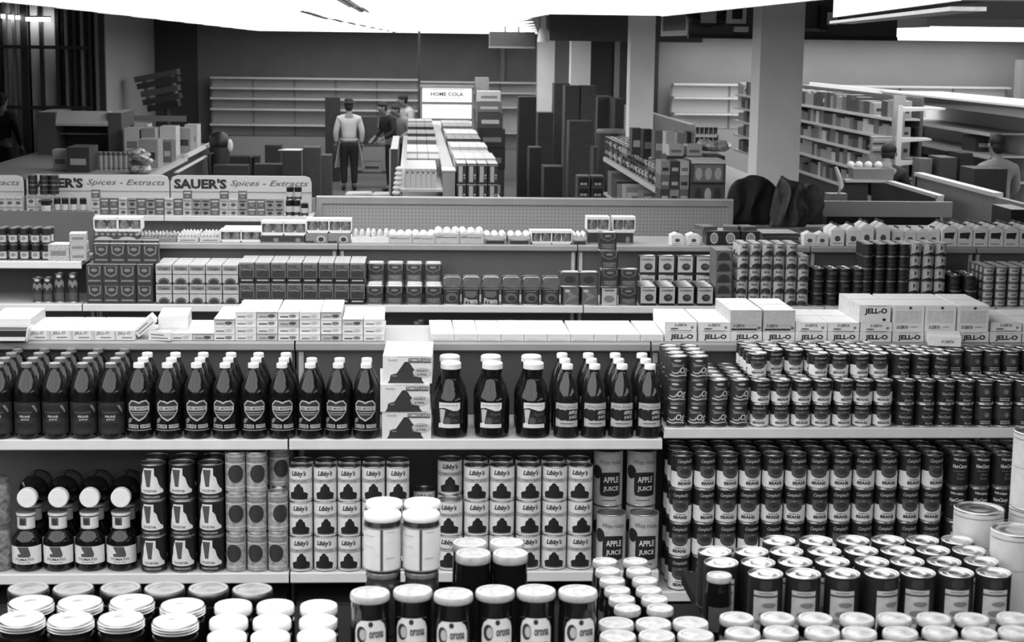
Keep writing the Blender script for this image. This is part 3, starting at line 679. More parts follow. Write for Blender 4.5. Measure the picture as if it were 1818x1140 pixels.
for i, p in enumerate(PX4):
    X = XS[0]*0+X_at(50+55.6*i-6, YF+.02, LSH+.27); put(P_LAY, (X+.004, YF+.245, LSH+.2115+.0545), 'dark juice bottle lying on the upright ones, lid outward, %s from left' % ORD[i+1], 'bottle', 'lying juice bottles', (PI/2, 0, .0))
# pale printed bags at the far left, two high
BAG = mat('mottled_clear_bag', .2, .3, var=.7, scale=45)
for t in range(2):
    r_ = empty('pale_jar', (X_at(-6, YF+.06, 1.1), YF+.075, LSH+.0006+t*.166), 'tall mottled glass jar at the shelf end, %s of two' % ('lower', 'upper')[t], 'jar', 'mottled jars')
    MB().lathe([(0, 0), (.048, 0), (.053, .008), (.053, .13), (.045, .15), (.045, .158), (0, .158)], BAG, 24).obj('jar_body', r_); MB().lathe([(.046, .15), (.049, .151), (.049, .163), (.046, .165), (0, .165)], CAPG, 24).obj('lid', r_)
grid(P_GOB, 'goblet label can', 'can', WL, 'goblet label cans', [274, 326, 377], YF+.05, LSH, [[0, 1], [0, 1], [0, 1]], .0935, .131, spin=.1)
grid(P_RND, 'round picture can', 'can', WL, 'round picture cans', [420, 457, 494], YF+.045, LSH, [[0, 1], [0, 1], lambda i: [0, 1] if i < 2 else [1]], .075, .1448, spin=.35, jit=.0004)
grid(P_LIB, 'tomato juice can', 'can', 'lower shelf', 'tomato juice cans on the lower shelf', [535, 578, 620, 663, 706], YF+.048, LSH, [[0, 1], [0, 1], [0, 1]], .085, .127, spin=.15, jit=.0004)
put(P_LIB, (X_at(753, YF+.2, LSH+.1), YF+.2, LSH), 'tomato juice can set back in the gap, bottom one', 'can', 'tomato juice cans on the lower shelf')
put(P_LIB, (X_at(753, YF+.2, LSH+.1), YF+.2, LSH+.1271), 'tomato juice can set back in the gap, top one', 'can', 'tomato juice cans on the lower shelf')
grid(P_LIB2, 'fat tomato juice can', 'can', WL, 'fat tomato juice cans', [799, 845, 890, 937, 983, 1028], YF+.055, LSH, [[0, 1], [0, 1], lambda i: [1] if i == 0 else [0, 1]], .091, .127, spin=.15, jit=.0005)
grid(P_APC, 'apple juice can, dark panel', 'can', WL, 'apple juice cans', [1084, 1143], YF+.058, LSH, [[0, 1], [1]], .115, .2045, spin=.05)
# lower right shelf
WR = 'lower right shelf'
grid(P_BEAN, 'pork and beans can', 'can', WR, 'pork and beans cans', [1205+40*i for i in range(12)], YF+.045, LSR, [[0, 1], [0, 1], [0, 1], [0, 1, 2]], .081, .1252, spin=.3, jit=.0005)
grid(P_VC, 'dark script can', 'can', WR, 'tall dark script cans', [1690, 1728, 1767, 1806], YF+.045, LSR, [[0, 1], [0, 1], [0, 1], [0, 1, 2]], .081, .1252, spin=.3, jit=.0005)
for i in range(16):   # ranks carrying the third rank of the top tier
    X = X_at(1205+40*i if i < 12 else (1690, 1728, 1767, 1806)[i-12], YF+.045, LSR+.0626)
    for t in range(3): put(P_BEAN if i < 12 else P_VC, (X, YF+.045+.162, LSR+t*.1252), ('pork and beans' if i < 12 else 'dark script')+' can, hidden third rank, %s from left, %s tier, %s' % (ORD[i+1], ('bottom', 'second', 'third')[t], WR), 'can', 'hidden rank cans')

# ---- on top of the first gondola
TY = YB1-.03
def row(p, px_edges_or_c, Y, Z, desc, cat, group, rz=None, hh=.02):
    for i, c in enumerate(px_edges_or_c):
        put(p, (X_at(c, Y, Z+hh), Y+random.uniform(0, .004), Z), desc % ORD[i+1] if '%s' in desc else desc, cat, group, (0, 0, (rz if rz is not None else random.uniform(-.015, .015))))
row(P_FLAT, [786+41.3*i for i in range(10)], TY, TOP1, 'flat white carton beside its neighbours on the gondola top, %s from left', 'carton', 'flat white cartons')
row(P_JEL, [1209, 1268.5, 1325, 1383, 1440, 1497.5, 1555, 1613, 1670, 1728, 1785.5, 1843], TY, TOP1, 'low gelatin carton in the bottom course on the gondola top, %s from left', 'carton', 'low gelatin cartons', rz=0)
z2 = TOP1+.0392
row(P_DZ, [1209, 1268.5], TY+.005, z2, 'low dessert carton on the gelatin cartons, %s of the two at the corner', 'carton', 'low dessert cartons', 0, .02)
row(P_TALL2, [1325, 1384], TY+.003, z2, 'tall dessert carton with a black bar, %s of two', 'carton', 'tall dessert cartons', None, .05)
row(P_DZ, [1441, 1498], TY+.005, z2, 'low dessert carton between the tall ones, %s of two', 'carton', 'low dessert cartons', 0, .02)
put(P_DZ, (X_at(1556, TY, z2), TY+.004, z2), 'low dessert carton, dark ended, carrying the tall gelatin carton', 'carton', 'low dessert cartons')
put(P_JTALL, (X_at(1554, TY, z2+.06), TY+.006, z2+.0348), 'tall gelatin carton with large black lettering, highest on the gondola top', 'carton', None, (0, 0, .01))
row(P_TALL, [1613, 1670, 1728], TY+.006, z2, 'tall dessert carton with a black dot, %s of three', 'carton', 'tall dessert cartons', None, .05)
row(P_DZ, [1787, 1845], TY+.02, z2, 'low dessert carton past the tall ones, %s of two', 'carton', 'low dessert cartons', 0, .02)
P_SKEW = carton('dessert_carton', .118, .15, .034, PAPER, [('txt', 'D-ZERTA', .1, .5, .38, .3, DARK, 0, 0, .03)], top=PAPER, parts=True)
sx = X_at(1664, 6.1, 1.79)
zt3 = BSR+.0843*3
put(P_SKEW, (sx, 6.02, zt3+.004), 'small dessert carton skewed on top of the dark script cans', 'carton', None, (.0, 0, -.25))
# left end of the gondola top
row(P_SMJ, [26-40, 26, 65, 104, 143, 182, 220][2:], TY, TOP1, 'small gelatin box lying on the gondola top, %s from left', 'carton', 'small gelatin boxes')
P_BIG = carton('white_carton', .15, .26, .07, PAPER, [('rect', -.5, .1, .5, .14, LGREY)], top=PAPER, side=BOARD, parts=True)
put(P_BIG, (X_at(16, TY+.04, TOP1+.05), TY+.05, TOP1), 'plain white carton at the far left of the gondola top', 'carton', None, (0, 0, 0))
P_OPEN = proto(bpy.data.objects.new('open_carton', None))
m = MB(); 
for a in ((-.06, -.056, 0, .09), (.056, .06, 0, .09)): m.hexa([(a[0], 0, 0), (a[1], 0, 0), (a[1], .09, 0), (a[0], .09, 0), (a[0]*1.15, 0, .05), (a[1]*1.15, 0, .05), (a[1]*1.15, .09, .05), (a[0]*1.15, .09, .05)], PAPER)
m.box(-.056, .056, .086, .09, 0, .05, PAPER).box(-.056, .056, 0, .09, 0, .004, INK).box(-.06, .06, 0, .004, 0, .018, PAPER); m.obj('carton_body', P_OPEN, link=False)
MB().hexa([(-.054, .006, .005), (.054, .006, .005), (.054, .085, .005), (-.054, .085, .005), (-.06, .006, .04), (.06, .006, .04), (.06, .085, .04), (-.06, .085, .04)], INK).obj('contents', P_OPEN, link=False)
put(P_OPEN, (X_at(20, TY-.01, TOP1+.02), TY-.045, TOP1), 'opened white carton with dark contents at the far left', 'carton')
P_LEAN = carton('leaning_packet', .085, .1, .03, PAPER, [('rect', -.4, .2, .4, .35, GREY), ('rect', -.4, .6, .2, .75, GREY)], top=mat('striped_packet_top', .5, .6, var=.3, scale=40))
put(P_LEAN, (X_at(262, TY+.03, TOP1+.05), TY+.03, TOP1+.034), 'striped packet leaning at a slant against white cartons', 'carton', None, (0, -.7, .1))
put(P_LEAN, (X_at(283, TY, TOP1+.02), TY, TOP1), 'striped packet lying flat below the leaning one', 'carton', None, (0, 0, -.3))
put(P_BIG, (X_at(312, TY+.14, TOP1+.05), TY+.07, TOP1+.027*1.01), 'plain white carton between the leaning packet and the packet pile', 'carton', None, (0, 0, .06), scale=(.72, .8, .72))
P_PK = [carton('flat_packet', .076, .3, .0262, (PAPER, PAPER, LGREY)[k], [('rect', -.4, .2, .0, .4, (GREY, DGREY, GREY)[k]), ('ell', .2, .4, .18, .25, (LGREY, GREY, DGREY)[k]), ('rect', -.45, .8, .45, .86, (LGREY, GREY, INK)[k])], top=PAPER) for k in range(3)]
for i in range(10):
    c = 322+38*i; n = (1, 1, 3, 4, 4, 4, 4, 4, 3, 3)[i]
    for t in range(n): put(P_PK[(i*2+t*3+i*t) % 3], (X_at(c, TY, TOP1+.04), TY+.003*t+random.uniform(0, .006), TOP1+t*.0265), 'flat packet in the pile on the gondola top, %s column, %s layer up' % (ORD[i+1], ORD[t+1]), 'packet', 'piled flat packets', (0, 0, random.uniform(-.01, .01)))

# ================================================================ foreground: the top shelf of the nearest gondola
ZG = 1.73
r_ = empty('near_display_shelf', (0, 0, 0), 'nearest shelf top carrying jars and cans, under the camera', 'shelving')
MB().box(-1.6, .608, 2.5, 3.42, ZG-.025, ZG, mat('dark_grey_shelf', .012, .9, spec=.05)).obj('shelf_board', r_)
MB().box(.61, 2.2, 2.5, 3.64, ZG-.025, ZG, mat('dark_grey_shelf', .012, .9, spec=.05)).obj('shelf_board', r_)
MB().box(-1.6, 2.2, 3.3, 3.36, 0.1, ZG-.025, PANEL).obj('back_panel', r_)
MB().box(-1.6, 2.2, 2.7, 3.4, 0, .12, STEEL).obj('base_plinth', r_)
for x in (-1.5, -.3, .9, 2.1): MB().box(x, x+.04, 3.26, 3.3, .12, ZG-.025, STEEL).obj('upright', r_)
def lid_prof(r, z, t): return [(r*.96, z), (r, z+.002), (r, z+t-.003), (r*.96, z+t), (r*.8, z+t), (r*.76, z+t-.0015), (r*.3, z+t-.0015), (r*.26, z+t-.0005), (0, z+t-.0005)]
def jar(name, r, h, lr, lt, glass=GLASSD, lm=CAPW, seg=32, neck=.88):
    o = root_of(MB().lathe([(0, 0), (r*.9, 0), (r, .008), (r, h*.74), (r*.97, h*.8), (lr*.95, h-lt-.012), (lr*.95, h-.002), (0, h-.002)], glass, seg), name)
    MB().lathe(lid_prof(lr, h-lt, lt), lm, seg).obj('lid', o, link=False); return o
CLEAR = mat('pale_contents_in_glass', .03, .08, var=.5, scale=30)
P_J1 = jar('ridged_lid_jar', .042, .14, .0405, .017, lm=TIN)
m = MB()
for z in (.1245, .1295, .1345): m.lathe([(.0405, z-.001), (.0418, z), (.0405, z+.001)], TIN, 32)
m.obj('lid_ridge', P_J1, link=False)
Z1 = ZG+.14
def putpx(p, pts, z, desc, cat, group, spin=1.0, base=ZG):
    for i, (a, b) in enumerate(pts):
        x, y = XY(a, b, z); put(p, (x, y, base), desc % ORD[i+1] if '%s' in desc else desc, cat, group, (0, 0, random.uniform(-spin, spin)))
putpx(P_J1, [(38, 1097), (125, 1099), (215, 1097), (311, 1102)], Z1, 'wide jar with ridged tin lid, front row, %s from left', 'jar', 'ridged lid jars')
putpx(P_J1, [(55, 1069), (142, 1069), (234, 1067), (324, 1074)], Z1, 'wide jar with ridged tin lid, second row, %s from left', 'jar', 'ridged lid jars')
P_J1b = jar('dark_lid_jar', .04, .14, .0385, .015, lm=TIND)
putpx(P_J1b, [(50, 1044), (130, 1044), (214, 1043), (292, 1044), (370, 1044), (448, 1046)], Z1, 'wide jar with dull dark lid, back row, %s from left', 'jar', 'dull lid jars')
P_J2 = jar('white_lid_jar', .036, .14, .0345, .016)
putpx(P_J2, [(414, 1074), (489, 1074), (566, 1075)], Z1, 'jar with a plain white lid, back row, %s from left', 'jar', 'plain white lid jars')
putpx(P_J2, [(406, 1101), (483, 1101), (565, 1101)], Z1, 'jar with a plain white lid, middle row, %s from left', 'jar', 'plain white lid jars')
putpx(P_J2, [(403, 1129), (480, 1129), (562, 1127)], Z1, 'jar with a plain white lid, front row, %s from left', 'jar', 'plain white lid jars')
CAPL = mat('dented_cream_cap', .42, .4, var=.25, scale=60)
P_J3 = jar('coffee_jar', .0345, .2, .0355, .013, lm=CAPL, neck=.95)
sleeve(P_J3, .0352, .03, .158, .86, WHITE, [('poly', [(-.86, .84), (-.86, 1.0), (-.5, 1.0), (-.74, .94)], GLASSD), ('poly', [(.86, .84), (.74, .94), (.5, 1.0), (.86, 1.0)], GLASSD), ('ell', 0, .95, .12, .04, DARK), ('ell', -.48, .8, .26, .12, DARK), ('ell', -.4, .8, .17, .08, LGREY), ('txt', 'orona', .3, .8, .75, .1, DGREY, 0, 0, .03), ('rect', -.4, .62, .6, .66, GREY), ('rect', -.6, .3, .6, .5, LGREY)], e=.0002)
for k, z in enumerate((.93,)): pass
putpx(P_J3, [(657, 1052), (733, 1048), (805, 1054), (879, 1049), (952, 1048), (1026, 1049)], ZG+.2, 'tall dark jar with white lid and arched label, %s from left', 'jar', 'arched label jars', spin=.12)
# stacked pairs: low clear jar below, white labelled jar above
P_LOW = jar('clear_jar', .034, .1335, .033, .012, glass=CLEAR, lm=mat('grey_glassy_lid', .25, .15, .3, var=.4))
P_TL = jar('white_label_jar', .0365, .1165, .0375, .012, glass=CLEAR)
sleeve(P_TL, .0369, .006, .094, PI, WHITE, [('rect', .1, 0, .25, 1, DGREY), ('rect', -1.5, .97, 1.5, 1.0, GREY), ('rect', -1.4, .92, -.75, .94, GREY), ('rect', -.9, .8, -.2, .82, LGREY), ('rect', .45, .9, .9, .92, LGREY), ('rect', -1.1, .55, -.2, .56, LGREY), ('rect', .4, .3, .9, .33, LGREY), ('rect', -1.5, 0, 1.5, .03, GREY)], e=.0002, seg=24)
for i, (a, b) in enumerate(((679, 911), (748, 911), (682, 891), (750, 891))):
    x, y = XY(a, b, ZG+.25); w_ = ('front left', 'front right', 'back left', 'back right')[i]
    if i > 1: y = max(y, XY(679, 911, ZG+.25)[1]+.0765)
    put(P_LOW, (x, y, ZG), 'clear jar carrying a white labelled jar, %s of four' % w_, 'jar', 'clear jars under the white labels'); put(P_TL, (x, y, ZG+.1338), 'white labelled jar stacked on a clear jar, %s of four' % w_, 'jar', 'stacked white label jars', (0, 0, -.2))
P_BR = jar('dark_spread_jar', .0345, .17, .0352, .017, lm=CAPL)
for i, (a, b) in enumerate(((840, 982), (906, 982), (834, 965), (900, 964))):
    x, y = XY(a, b, ZG+.17)
    if i > 1: y = XY(840, 982, ZG+.17)[1]+.0725
    put(P_BR, (x, y, ZG), 'short wide dark jar behind the arched labels, %s of four' % ('front left', 'front right', 'back left', 'back right')[i], 'jar', 'plain dark jars')
P_SM = jar('small_lid_jar', .0253, .14, .025, .012, lm=CAPL)
sleeve(P_SM, .0256, .03, .08, 1.2, DGREY, [])
putpx(P_SM, [(1074, 996), (1079, 1013), (1087, 1030), (1096, 1047), (1104, 1063)], Z1, 'slim jar with small white lid, first file, %s from the back', 'jar', 'slim jars')
putpx(P_SM, [(1128, 996), (1134, 1013), (1145, 1030), (1152, 1047), (1162, 1063)], Z1, 'slim jar with small white lid, second file, %s from the back', 'jar', 'slim jars')
P_LG = jar('pale_lid_jar', .0325, .14, .0325, .013, lm=CAPL)
putpx(P_SM, [(1114, 1079.5), (1172, 1079.5)], Z1, 'slim jar with small white lid, frontmost pair, %s from left', 'jar', 'slim jars')
putpx(P_LG, [(1094, 1106), (1160, 1106), (1226, 1105)], ZG+.14, 'squat jar with pale speckled lid, back row, %s from left', 'jar', 'low speckled lid jars')
putpx(P_LG, [(1097, 1129), (1166, 1128), (1235, 1127)], ZG+.14, 'squat jar with pale speckled lid, front row, %s from left', 'jar', 'low speckled lid jars')
# cans with panel labels
P_PC = can('panel_label_can', .0357, .12, [(1, INK)], [('rect', -.72, .0, .72, .78, LGREY), ('rect', -.72, .66, .72, .7, DGREY), ('rect', -.4, .73, .4, .75, GREY), ('ell', .2, .52, .4, .05, GREY), ('ell', .1, .34, .5, .06, GREY), ('ell', -.1, .2, .5, .05, GREY), ('poly', [(-.3, .98), (-.35, .84), (0, .78), (.35, .84), (.3, .98)], DARK)], seg=32)
c0 = [(1360, 1018), (1426, 1016), (1495, 1016), (1565, 1020), (1631, 1017), (1697, 1017), (1764, 1018)]
for k in range(4):
    xs_ = []; yy = XY(1495, 1017, ZG+.12)[1]+k*.0765
    for i, (a, b) in enumerate(c0):
        x = X_at(a, XY(1495, 1017, ZG+.12)[1], ZG+.12)
        if k == 3 and i == 0: continue
        put(P_PC, (x+random.uniform(-.0012, .0012), yy+random.uniform(-.002, .002), ZG), 'dark can with pale panel label, %s rank back, %s from left' % (ORD[k+1], ORD[i+1]), 'can', 'pale panel label cans', (0, 0, random.uniform(-.3, .3)))
for k in (1, 2): put(P_PC, (X_at(1295, 3.25, ZG+.12)-.002, XY(1495, 1017, ZG+.12)[1]+k*.0765, ZG), 'dark can with pale panel label at the end of the %s rank' % ORD[k+1], 'can', 'pale panel label cans')
putpx(P_SM, [(1277, 1021)], Z1, 'slim dark jar alone beside the panel label cans', 'jar', None)
P_WJ = jar('white_lid_sauce_jar', .033, .112, .0325, .013, lm=CAPL)
sleeve(P_WJ, .0334, .01, .08, 1.4, GREY, [])
for r in range(3):
    yb = (1096, 1122, 1148)[r]
    putpx(P_WJ, [((1311, 1320, 1296)[r]+69.5*i+random.uniform(-3, 3), yb+random.uniform(-1.5, 1.5)) for i in range(8)], ZG+.112, 'sauce jar with dented white lid, %s row, %%s from left' % ('back', 'middle', 'front')[r], 'jar', 'sauce jars')
# large juice cans
P_BC = can('large_juice_can', .0545, .172, [(1, mat('pale_tall_label', .5, .45, var=.06))], [('rect', -1.6, .93, 1.6, .945, GREY), ('poly', [(.5, .5), (.9, .72), (1.2, .5), (.9, .4)], DGREY), ('rect', -1.5, .55, 1.5, .556, GREY)], seg=36)
xb1 = XY(1753, 916, ZG+.172); xb2 = XY(1790, 947, ZG+.172)
put(P_BC, (xb1[0]+.004, 3.552, ZG), 'large pale juice can behind the biggest one', 'can', 'large juice cans')
put(P_BC, (xb2[0]+.03, xb2[1]+.03, ZG), 'large pale juice can at the photograph edge, frontmost', 'can', 'large juice cans')
xe = X_at(1858, 3.5, 2.0)
put(P_BC, (xe, 3.555, ZG), 'large juice can mostly out of frame, carrying another', 'can', 'large juice cans'); put(P_BC, (xe, 3.555, ZG+.1725), 'large juice can stacked highest at the photograph edge', 'can', 'large juice cans')
P_DK = carton('shade_fill_carton', .2, .3, .36, mat('dark_board_and_shade_fill', .02, .6), [('rect', -.4, .5, .4, .55, DGREY)])  # added cartons, coloured dark to stand for the shade under the low shelves
for j, (xs0, zz) in enumerate(((XS[0], .55), (XS[1], .55), (XS[2], .5))):
    for i in range(6): put(P_DK, (xs0+.12+.21*i, YF+.06, zz), 'dark carton low down beneath the %s near bay, %s from left' % (('first', 'middle', 'third')[j], ORD[i+1]), 'carton', 'added shade cartons')

# ================================================================ second gondola: goods
W2 = 'tinned meat shelf'
yf = Y2F+.02
MIDG = mat('printed_mid_grey', .12, .5)
P_HEX = carton('hexagon_mark_tin', .082, .052, .1, DGREY, [('rect', -.5, 0, .5, 1, DARK), ('poly', [(-.4, .92), (-.36, .5), (0, .36), (.36, .5), (.4, .92)], GREY), ('poly', [(-.32, .9), (-.28, .56), (0, .44), (.28, .56), (.32, .9)], DARK), ('ell', 0, .72, .2, .09, GREY), ('rect', -.38, .13, .38, .22, GREY)], top=GREY)
P_ARC = carton('arch_print_box', .08, .055, .101, LGREY, [('rect', -.44, .7, .44, .92, GREY), ('txt', 'Cream', 0, .8, .6, .13, DARK, .2, 0, .02), ('rect', -.5, .5, .5, .53, DARK), ('poly', [(-.4, 0), (-.34, .2), (-.2, .3), (0, .34), (.2, .3), (.34, .2), (.4, 0)], MIDG), ('poly', [(-.3, 0), (-.2, .2), (0, .25), (.2, .2), (.3, 0)], DARK), ('poly', [(-.5, 0), (-.5, .14), (-.36, 0)], DARK), ('poly', [(.5, 0), (.5, .14), (.36, 0)], DARK)], top=mat('pale_box_top', .42, .6), parts=True)
P_OVB = carton('dome_print_box', .077, .055, .108, MIDG, [('rect', -.5, 0, .5, .27, INK), ('poly', [(-.42, .3), (-.42, .6), (-.2, .74), (.2, .74), (.42, .6), (.42, .3)], DARK), ('poly', [(-.36, .6), (-.2, .7), (.2, .7), (.36, .6), (.0, .64)], GREY), ('txt', 'PIE', -.1, .82, .5, .1, DARK), ('rect', -.38, .12, .38, .18, LGREY), ('rect', -.46, .94, .46, .97, LGREY)], top=mat('pale_box_top', .42, .6), parts=True)  # top is a plain pale grey, lighter than the printed front
def mtin(name, w_, d_, h, art, base=DARK):      # rounded oblong meat tin
    m = MB(); c = .014; P = []
    for cx, cy, a in ((w_/2-c, c, -90), (w_/2-c, d_-c, 0), (-w_/2+c, d_-c, 90), (-w_/2+c, c, 180)):
        for k in range(4): t = math.radians(a+30*k); P.append((cx+c*math.cos(t), cy+c*math.sin(t)))
    k = len(P)
    def ring(z, s): 
        n = len(m.v); m.v += [(x*s, (y-d_/2)*s+d_/2, z) for x, y in P]; return n
    rs = [(0, .98), (.002, 1.02), (.005, 1), (h-.006, 1), (h-.004, 1.03), (h, 1.03), (h+.0005, .93), (h-.003, .9)]
    ns = [ring(z, s) for z, s in rs]
    for j in range(len(ns)-1):
        for i in range(k): m.face((ns[j]+i, ns[j]+(i+1) % k, ns[j+1]+(i+1) % k, ns[j+1]+i), base if j == 2 else TIN, True)
    m.face([ns[0]+i for i in reversed(range(k))], TIN); m.face([ns[-1]+i for i in range(k)], TIN)
    o = root_of(m, name); a2 = []
    for it in art:
        q = it[0]
        if q == 'rect': a2.append(('rect', it[1]*w_, it[2]*h, it[3]*w_, it[4]*h, it[5]))
        elif q == 'poly': a2.append(('poly', [(u*w_, v*h) for u, v in it[1]], it[2]))
        elif q == 'ell': a2.append(('ell', it[1]*w_, it[2]*h, it[3]*w_, it[4]*h, it[5]))
        else: a2.append(('txt', it[1], it[2]*w_, it[3]*h, it[4]*w_, it[5]*h)+tuple(it[6:]))
    MB().art(a2, flat(0, .0003)).obj('label', o, link=False)
    return o
P_TRT = mtin('treet_tin', .094, .056, .095, [('rect', -.42, .0, .42, .98, DARK), ('poly', [(-.42, .95), (-.42, .68), (0, .5), (.42, .68), (.42, .95)], MIDG), ('poly', [(-.34, .93), (-.34, .72), (0, .57), (.34, .72), (.34, .93)], DARK), ('ell', 0, .8, .2, .07, GREY), ('rect', -.38, .08, .38, .38, DGREY), ('txt', 'TREET', 0, .23, .66, .22, GREY, 0, 0, .03)])
P_PRM = mtin('prem_tin', .09, .056, .085, [('rect', -.42, .05, .42, .95, DARK), ('poly', [(-.35, .85), (-.3, .5), (.1, .45), (.35, .6), (.3, .85)], MIDG), ('txt', 'Prem', 0, .26, .76, .34, LGREY, 0, 0, .04)])
P_HAM = mtin('chopped_ham_tin', .09, .056, .085, [('rect', -.42, .05, .42, .95, DARK), ('ell', 0, .45, .34, .3, MIDG), ('ell', .05, .4, .22, .18, DARK), ('rect', -.3, .82, .3, .87, GREY)])
P_ARR = mtin('arrow_print_tin', .09, .06, .095, [('rect', -.44, .02, .44, .97, MIDG), ('poly', [(-.4, .9), (.36, .5), (-.4, .1), (-.1, .5)], GREY), ('ell', -.22, .8, .16, .08, LGREY)])
P_OVT = mtin('oval_picture_tin', .088, .056, .1, [('rect', -.46, .1, .46, .97, LGREY), ('rect', -.46, .0, .46, .12, INK), ('ell', .06, .42, .26, .19, DARK), ('ell', .1, .46, .16, .1, DGREY), ('txt', 'Luncheon', 0, .82, .7, .12, DARK, .2, 0, .02)])
P_RTP = mtin('rounded_top_tin', .1, .08, .075, [('rect', -.45, .1, .45, .9, DGREY), ('ell', 0, .5, .3, .25, DARK)], base=DGREY)
P_LTN = mtin('pale_meat_tin', .088, .056, .095, [('rect', -.44, .02, .44, .97, LGREY), ('ell', 0, .35, .32, .2, GREY), ('rect', -.3, .78, .3, .88, MIDG)])
def dcan(name, r, h, art, base, lid=TIN, seg=16):
    m = MB(); m.lathe([(0, 0), (r, 0), (r, h*.04), (r*.97, h*.05), (r*.97, h*.93), (r, h*.94), (r, h), (r*.9, h), (r*.88, h*.97), (0, h*.97)], None, seg, mats=[TIN, TIN, base, base, base, TIN, TIN, lid, lid])
    for l, it in enumerate(art, 1):
        mp = lambda u, v, _l, l=l: ((r+l*.0002)*math.sin(u), -(r+l*.0002)*math.cos(u), v*h)
        if it[0] == 'txt':
            mp = lambda u, v, _l, l=l: ((r+l*.0002)*math.sin(u/r), -(r+l*.0002)*math.cos(u/r), v)
            m.art([('txt', it[1], it[2]*r, it[3]*h, it[4]*r, it[5]*h)+tuple(it[6:])], mp)
        else: m.art([it], mp, du=.25)
    return root_of(m, name)
P_MILK = dcan('milk_can', .0298, .0655, [('rect', -1.1, .52, 1.1, .9, LGREY), ('txt', 'Milk', 0, .72, 1.2, .22, DARK, .3, 0, .02), ('poly', [(-1.0, .05), (-.8, .3), (-.4, .4), (0, .45), (.4, .4), (.8, .3), (1.0, .05)], DARK)], LGREY, lid=mat('white_can_lid', .6, .5))  # lid has a plain white colour in place of tinplate
P_DMK = dcan('dark_milk_can', .0325, .066, [('rect', -.8, .5, .8, .75, DARK), ('txt', 'Milk', 0, .62, 1.0, .16, GREY, .2), ('rect', -.8, .2, .8, .24, DGREY)], INK)
P_DM2 = dcan('black_milk_can', .0298, .066, [('rect', -.8, .6, .8, .7, DARK), ('rect', -.6, .3, .6, .36, DGREY)], INK, lid=mat('white_can_lid', .6, .5))
P_TRI = dcan('roof_print_can', .0298, .067, [('rect', -1.1, .38, 1.1, .92, LGREY), ('poly', [(-1.1, .02), (-1.1, .12), (0, .3), (1.1, .12), (1.1, .02)], INK), ('txt', 'E', .1, .64, .7, .36, DARK, 0, 0, .03)], LGREY, lid=mat('white_can_lid', .6, .5))
P_LOWC = dcan('low_flat_can', .0315, .042, [('rect', -1.0, .15, 1.0, .85, LGREY), ('rect', -.5, .45, .5, .58, DARK)], mat('pale_low_label', .1, .5), lid=mat('white_can_lid', .6, .5))
P_RD = dcan('round_dark_can', .0345, .083, [('rect', -.7, .5, .7, .7, DARK), ('rect', -.5, .2, .5, .25, DGREY)], INK, lid=TIN)
grid(P_HEX, 'hexagon mark tin', 'tin', W2, 'hexagon mark tins', [168, 198, 227, 257], yf, SH2, [[0, 1, 2, 3, 4], [0, 1, 2, 3, 4], lambda i: [4]], .056, .1008, spin=.01)
for i in range(4): put(P_HEX, (X_at(181+29*i, yf+.08, SH2+.25), yf+.06, SH2+.2016), 'hexagon mark tin in the raised top tier, %s from left' % ORD[i+1], 'tin', 'hexagon mark tins')
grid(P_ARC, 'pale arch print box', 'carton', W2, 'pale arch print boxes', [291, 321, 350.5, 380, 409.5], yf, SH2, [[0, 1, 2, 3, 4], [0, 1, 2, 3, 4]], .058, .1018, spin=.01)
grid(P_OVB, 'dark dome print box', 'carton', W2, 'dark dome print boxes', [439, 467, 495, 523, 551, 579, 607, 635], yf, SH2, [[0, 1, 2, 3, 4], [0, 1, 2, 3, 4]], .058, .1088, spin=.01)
grid(P_TRT, 'hexagon emblem meat tin', 'tin', W2, 'hexagon emblem meat tins', [666, 700.5, 735, 769.5], yf, SH2, [[0, 1, 2, 3, 4], [3, 4]], .059, .0963, spin=.01)
P_TMP = [P_HAM, P_PRM, P_PRM, P_HAM, P_HAM, P_HAM]
for i, c in enumerate((802, 836, 871, 907, 943, 978)):
    d_ = 'word' if P_TMP[i] is P_PRM else 'oval picture'
    X = X_at(c, yf, SH2+.05)
    put(P_TMP[i], (X, yf, SH2), 'dark oblong tin with %s, front, %s from left of six' % (d_, ORD[i+1]), 'tin', 'dark oblong tins'); put(P_TMP[i], (X, yf+.06, SH2), 'dark oblong tin, behind the %s of six' % ORD[i+1], 'tin', 'dark oblong tins back rank'); put(P_TMP[i], (X+.004, yf+.02, SH2+.0872+.0565), 'dark oblong tin laid flat on top of the %s of six' % ORD[i+1], 'tin', 'flat laid dark tins', (-PI/2, 0, 0))
for i, c in enumerate((1014, 1047)):
    X = X_at(c, yf, SH2+.05); put(P_ARR, (X, yf, SH2), 'grey tin with a pale arrow, %s of two' % ORD[i+1], 'tin', 'arrow tins')
    put(P_RTP if False else P_ARR, (X, yf+.062, SH2), 'grey arrow tin, hidden rank, %s of two' % ORD[i+1], 'tin', 'arrow tins')
    put(P_RTP, (X-.006, yf+.01, SH2+.0962), 'dark rounded oblong tin on the arrow tins, %s of two' % ORD[i+1], 'tin', 'rounded dark tins')
c = X_at(1082, yf, SH2+.1)
put(P_LTN, (c, yf, SH2), 'pale meat tin at the foot of the tall single pile', 'tin')
for t, z in enumerate((.0962, .1924, .2886)): put(P_TRT, (c+(.002, -.003, -.012)[t], yf+(.0, .002, .01)[t], SH2+z), 'hexagon emblem tin in the tall single pile, %s of three' % ('lowest', 'middle', 'topmost')[t], 'tin', 'tall single pile')
c = X_at(1116, yf, SH2+.1)
for t in range(2): put(P_TRT, (c, yf, SH2+.0962*t), 'hexagon emblem tin beside the tall pile, %s of two' % ('lower', 'upper')[t], 'tin', 'two tin pile')
grid(P_OVT, 'oval picture tin', 'tin', W2, 'oval picture tins', [1151, 1184.5, 1218, 1252], yf, SH2, [[0, 1, 2, 3]], .06, .1012, spin=.01)
